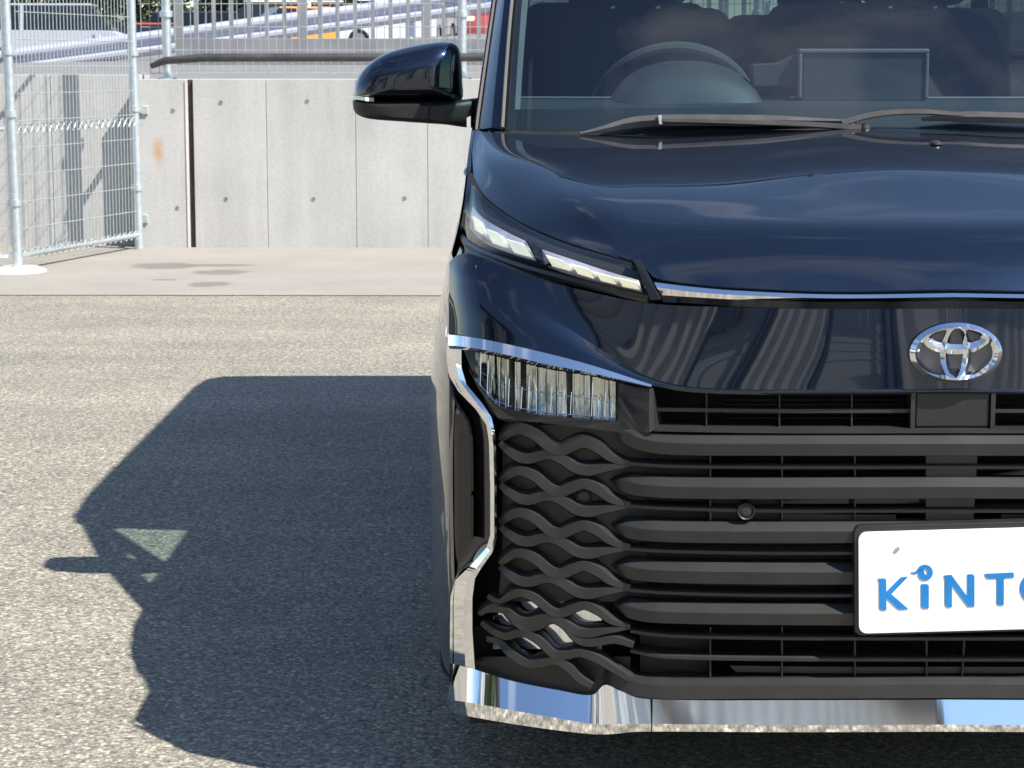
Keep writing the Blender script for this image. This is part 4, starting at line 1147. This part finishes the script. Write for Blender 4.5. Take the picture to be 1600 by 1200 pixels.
pair('bezel', fprism(bez, .010, .012), M['gloss'], head, smooth=False)

# ---- emblem -----------------------------------------------------------------------------------
ec = sf(CX + 3, 550, 0); ec.x = 0
emb = MB()
def ell(rx, ry, cz=0, n=64): return [(rx * math.cos(2*math.pi*k/n), cz + ry * math.sin(2*math.pi*k/n)) for k in range(n)]
def band(m, outer, inner, y_edge, y_ridge):
    n = len(outer); mid = [((a + c) / 2, (b + d) / 2) for (a, b), (c, d) in zip(outer, inner)]
    P = lambda q, y: [(ec.x + a, ec.y + y, ec.z + b) for a, b in q]
    m.grid([P(outer, .004), P(outer, y_edge), P(mid, y_ridge), P(inner, y_edge), P(inner, .004)], close=True)
S_ = .001
lean_e = 0
band(emb, ell(.0730, .0480), ell(.0580, .0365), -.012, -.020)
emblem = obj('emblem', emb, M['chrome'], van, angle=25)
mm = MB(); band(mm, ell(.0250, .0440, .0), ell(.0112, .0350, .002), -.012, -.0200); obj('inner_loop', mm, M['chrome'], emblem, angle=25)
mm = MB(); band(mm, ell(.0520, .0225, .0205), ell(.0385, .0110, .0250), -.012, -.0185); obj('cross_loop', mm, M['chrome'], emblem, angle=25)
mm = MB(); mm.add([(a, ec.y - .002, ec.z + b) for a, b in ell(.070, .0455)] + [(a, ec.y + .02, ec.z + b) for a, b in ell(.070, .0455)], [tuple(range(64))] + [(k, (k+1) % 64, 64 + (k+1) % 64, 64 + k) for k in range(64)]); obj('emblem_base', mm, M['emblem_base'], emblem, angle=25)

# ---- plate -------------------------------------------------------------------------------------
PYY = -.020
pcx, pcz = at(1503, 906, PYY).x, at(1503, 906, PYY).z
U = (PYY - CAMY) / FPX * 1.0           # metres per photo pixel at the plate
rollp = R(-1.6)
pl = empty('number_plate', (pcx, PYY, pcz - .08)); tag(pl, 'white dummy plate with blue KiNTO lettering on the van grille', 'number plate')
def PL(x, y, d=0):
    dx = (x - 1503) * U; dz = -(y - 906) * U
    c, s = math.cos(rollp), math.sin(rollp)
    return V3((pcx + dx * c + dz * s, PYY - d, pcz - dx * s + dz * c))
def rrect(x0, y0, x1, y1, r, n=6):
    out = []
    for cx_, cy_, a0 in ((x1 - r, y0 + r, -90), (x1 - r, y1 - r, 0), (x0 + r, y1 - r, 90), (x0 + r, y0 + r, 180)):
        for k in range(n + 1): a = R(a0 + 90 * k / n); out.append((cx_ + r * math.cos(a), cy_ + r * math.sin(a)))
    return out
m = MB(); m.prism([PL(x, y, 0) for x, y in rrect(1338, 824, 1668, 990, 13)], (0, .004, 0)); obj('plate_sheet', m, M['plate'], pl, bevel=.0012, angle=30)
m = MB(); m.prism([PL(x, y, -.004) for x, y in rrect(1332, 815, 1674, 994, 12)], (0, .03, 0)); obj('plate_holder', m, M['plastic'], van, bevel=.001, angle=30)
def flat(polys):
    m = MB()
    for p in polys: m.prism([PL(x, y, .0012) for x, y in p], (0, .0025, 0))
    return m
D = 0
letters = {
 'letter_k': [[(1369, 900), (1380, 900), (1382, 903), (1382, 952), (1375, 952), (1371, 949), (1371, 906)], [(1382, 922), (1405, 899), (1417, 898), (1390, 926), (1417, 951), (1405, 952), (1400, 950), (1382, 932)]],
 'letter_i': [[(1438, 911), (1447, 911), (1450, 914), (1450, 951), (1442, 951), (1438, 948)]],
 'letter_n': [[(1474, 898), (1486, 897), (1512, 934), (1512, 897), (1520, 897), (1523, 900), (1523, 950), (1513, 950), (1487, 914), (1487, 950), (1480, 950), (1476, 946), (1476, 903)]],
 'letter_t': [[(1539, 897), (1584, 896), (1586, 898), (1586, 904), (1570, 905), (1570, 949), (1562, 949), (1559, 946), (1559, 905), (1545, 905), (1542, 903)]],
}
for k_, v_ in letters.items(): obj(k_, flat(v_), M['blue'], pl, smooth=False)
m = MB(); n = 40
def ring(cx_, cy_, rx, ry): return [(cx_ + rx * math.cos(2*math.pi*k/n), cy_ + ry * math.sin(2*math.pi*k/n)) for k in range(n)]
A2, B2 = ring(1622, 922, 26, 27), ring(1622, 922, 15, 17)
m.grid([[PL(x, y, 0) for x, y in A2], [PL(x, y, .0012) for x, y in A2], [PL(x, y, .0012) for x, y in B2], [PL(x, y, 0) for x, y in B2]], close=True); obj('letter_o', m, M['blue'], pl, smooth=False)
# curl over the i
cur = []
for k in range(40):
    t = k / 39
    if t < .35:
        u = t / .35; cur.append((1422 + 12 * u, 891 + 3.0 * math.sin(u * 2.2) - 3.5 * u * u * 1.6, .6 + 2.2 * u))
    else:
        u = (t - .35) / .65; a = R(215 + 395 * u); rr_ = 10.5 - 6.0 * u; cur.append((1444 + rr_ * math.cos(a), 893 + rr_ * math.sin(a) - 1 + 2.5 * u, 2.8 + 2.2 * math.sin(min(1, u * 1.2) * 1.57)))
m = MB(); tp, bt_ = [], []
for i, (x, y, w) in enumerate(cur):
    x0, y0, _ = cur[max(0, i - 1)]; x1, y1, _ = cur[min(39, i + 1)]; L_ = math.hypot(x1 - x0, y1 - y0) or 1
    nx, ny = -(y1 - y0) / L_, (x1 - x0) / L_; tp.append(PL(x + nx * w, y + ny * w, .0012)); bt_.append(PL(x - nx * w, y - ny * w, .0012))
m.grid([tp, bt_]); m.grid([[p + V3((0, .0015, 0)) for p in tp], tp]); m.grid([bt_, [p + V3((0, .0015, 0)) for p in bt_]]); obj('letter_curl', m, M['blue'], pl, smooth=False)
m = MB(); m.prism([PL(x, y, .0008) for x, y in ((1393, 857), (1397, 851), (1402, 849), (1404, 852), (1401, 857), (1396, 860))], (0, .002, 0)); obj('fixing_slot', m, M['slot'], pl, smooth=False)

# ---- cabin -----------------------------------------------------------------------------------
m = MB()
dl = [[V3((-.70 + .70 * k / 16, Y + .05 * ((-.70 + .70 * k / 16) / .7) ** 2, z)) for k in range(17)] for (Y, z) in ((.93, 1.09), (1.05, 1.110), (1.20, 1.140), (1.32, 1.160), (1.44, 1.168), (1.50, 1.145), (1.54, 1.02), (1.56, .6), (1.56, .30))]
m.grid([full(r) for r in dl]); dash = obj('dashboard', m, M['dash'], van, angle=50)
m = MB(); a = [V3((x, 1.475 + .05 * (x / .7) ** 2, 1.170)) for x in [-.70 + 1.4 * k / 20 for k in range(21)]]; m.tube(a, .004, 6); obj('dash_trim', m, M['pillar_trim'], dash)
# instrument hood: an arch leaning back
DX = -.315
def arch(Y, w, h, z0, ex=2.3): return [V3((DX + w * c_, Y, z0 + h * (max(0, 1 - abs(c_) ** ex)) ** (1 / 1.9))) for c_ in [-math.cos(math.pi * k / 28) for k in range(29)]]
m = MB(); m.grid([arch(1.34, .150, .02, 1.135), arch(1.36, .168, .07, 1.135), arch(1.40, .168, .100, 1.135), arch(1.46, .172, .117, 1.135), arch(1.56, .170, .118, 1.135), arch(1.57, .158, .10, 1.135)])
m.add(arch(1.34, .150, .02, 1.135), [tuple(range(29))]); obj('instrument_hood', m, M['dash'], dash, angle=60)
# steering wheel
scn = V3((-.325, 1.72, 1.118)); ax = V3((0, -math.cos(R(28)), -math.sin(R(28)))); e1 = V3((1, 0, 0)); e2 = ax.cross(e1).normalized()
m = MB(); m.tube([scn + e1 * .185 * math.cos(t) + e2 * .185 * math.sin(t) for t in [2 * math.pi * k / 48 for k in range(49)]], .0155, 10, False)
sw = obj('steering_wheel', m, M['cabin'], van)
for t in (0, math.pi, -math.pi / 2, ):
    m = MB(); d_ = e1 * math.cos(t) - e2 * math.sin(t) if t == -math.pi / 2 else e1 * math.cos(t); m.tube([scn, scn + d_ * .18], [.03, .016], 8); obj('spoke', m, M['cabin'], sw)
m = MB(); m.lathe([(-.03, .001), (-.025, .05), (0, .065), (.03, .06)], scn, 'y', 20); obj('airbag_cover', m, M['cabin'], sw)
m = MB(); m.tube([scn, scn + V3((0, -.32, -.17))], .035, 10); obj('column', m, M['cabin'], sw)
# centre display seen from behind
a = at(1252, 82, 1.40); b = at(1446, 132, 1.40)
m = MB(); m.box((a.x, 1.40, b.z - .04), (b.x, 1.425, a.z)); dsp = obj('centre_display', m, M['dash'], van, smooth=False, bevel=.006)
fr_ = MB(); w = .006
fr_.box((a.x - w, 1.394, a.z - .002), (b.x + w, 1.43, a.z + .008)); fr_.box((b.x - .002, 1.394, b.z - .03), (b.x + w, 1.43, a.z - .002)); fr_.box((a.x - w, 1.394, b.z - .03), (a.x + .002, 1.43, a.z - .002)); obj('display_frame', fr_, M['pillar_trim'], dsp, smooth=False, bevel=.003)
m = MB(); ls = [at(1176, 100, 1.42), at(1215, 98, 1.42), at(1240, 86, 1.42), at(1252, 84, 1.42), at(1252, 136, 1.42), at(1176, 136, 1.42)]; m.prism(ls, (0, .05, 0)); obj('display_shroud', m, M['dash'], dsp, smooth=False, bevel=.004)
def rbox(name, lo, hi, mat, parent, bev, rot=0, piv=None):
    m = MB(); m.box(lo, hi)
    if rot:
        piv = V3(piv); Rm = Matrix.Rotation(rot, 3, 'X'); m.v = [tuple(Rm @ (V3(v) - piv) + piv) for v in m.v]
    return obj(name, m, mat, parent, bevel=bev, segs=4, angle=60)
def seat(X, Y, w=.26, mat=M['seat'], z=.60, hr=True):
    cu = rbox('seat', (X - w, Y, z), (X + w, Y + .50, z + .16), mat, van, .05)
    rbox('backrest', (X - w, Y + .42, z + .12), (X + w, Y + .56, z + .82), mat, cu, .06, R(-14), (X, Y + .45, z + .12))
    if hr:
        rbox('headrest', (X - .145, Y + .56, z + .80), (X + .145, Y + .69, z + 1.00), mat, cu, .045)
        for s in (-.06, .06):
            m = MB(); m.tube([(X + s, Y + .62, z + .70), (X + s, Y + .63, z + .82)], .007, 6); obj('headrest_post', m, M['satin'], cu)
    return cu
for X in (-.37, .37): seat(X, 1.90)
for X in (-.38, .38): seat(X, 2.85, .29, z=.64)
for X in (-.36, .36): seat(X, 3.65, .33, z=.62)
m = MB(); m.prism([(.36, 1.62, 1.0), (.75, 1.62, 1.0), (.75, 1.62, 1.42), (.62, 1.62, 1.42)], (0, .02, 0))
m = MB(); m.box((-.75, 1.0, .30), (.75, 4.45, .36)); obj('cabin_floor', m, M['cabin'], van, smooth=False)
m = MB()
for s in (1,):
    m.grid([[(-.735, Y, .36) for Y in (1.2, 2, 3, 4.4)], [(-.745, Y, .9) for Y in (1.2, 2, 3, 4.4)], [(-.75, Y, 1.115) for Y in (1.2, 2, 3, 4.4)]])
pair('door_lining', m, M['cabin'], sides)
# interior rear-view mirror hanging from the header
p = V3((0, 1.56, 1.66)); m = MB(); m.box((-.12, 1.55, 1.63), (.12, 1.58, 1.70)); rvm = obj('cabin_mirror', m, M['cabin'], van, bevel=.015, segs=3)
m = MB(); m.tube([(0, 1.57, 1.69), (0, 1.60, 1.76)], .012, 8); obj('mirror_stalk', m, M['cabin'], rvm)
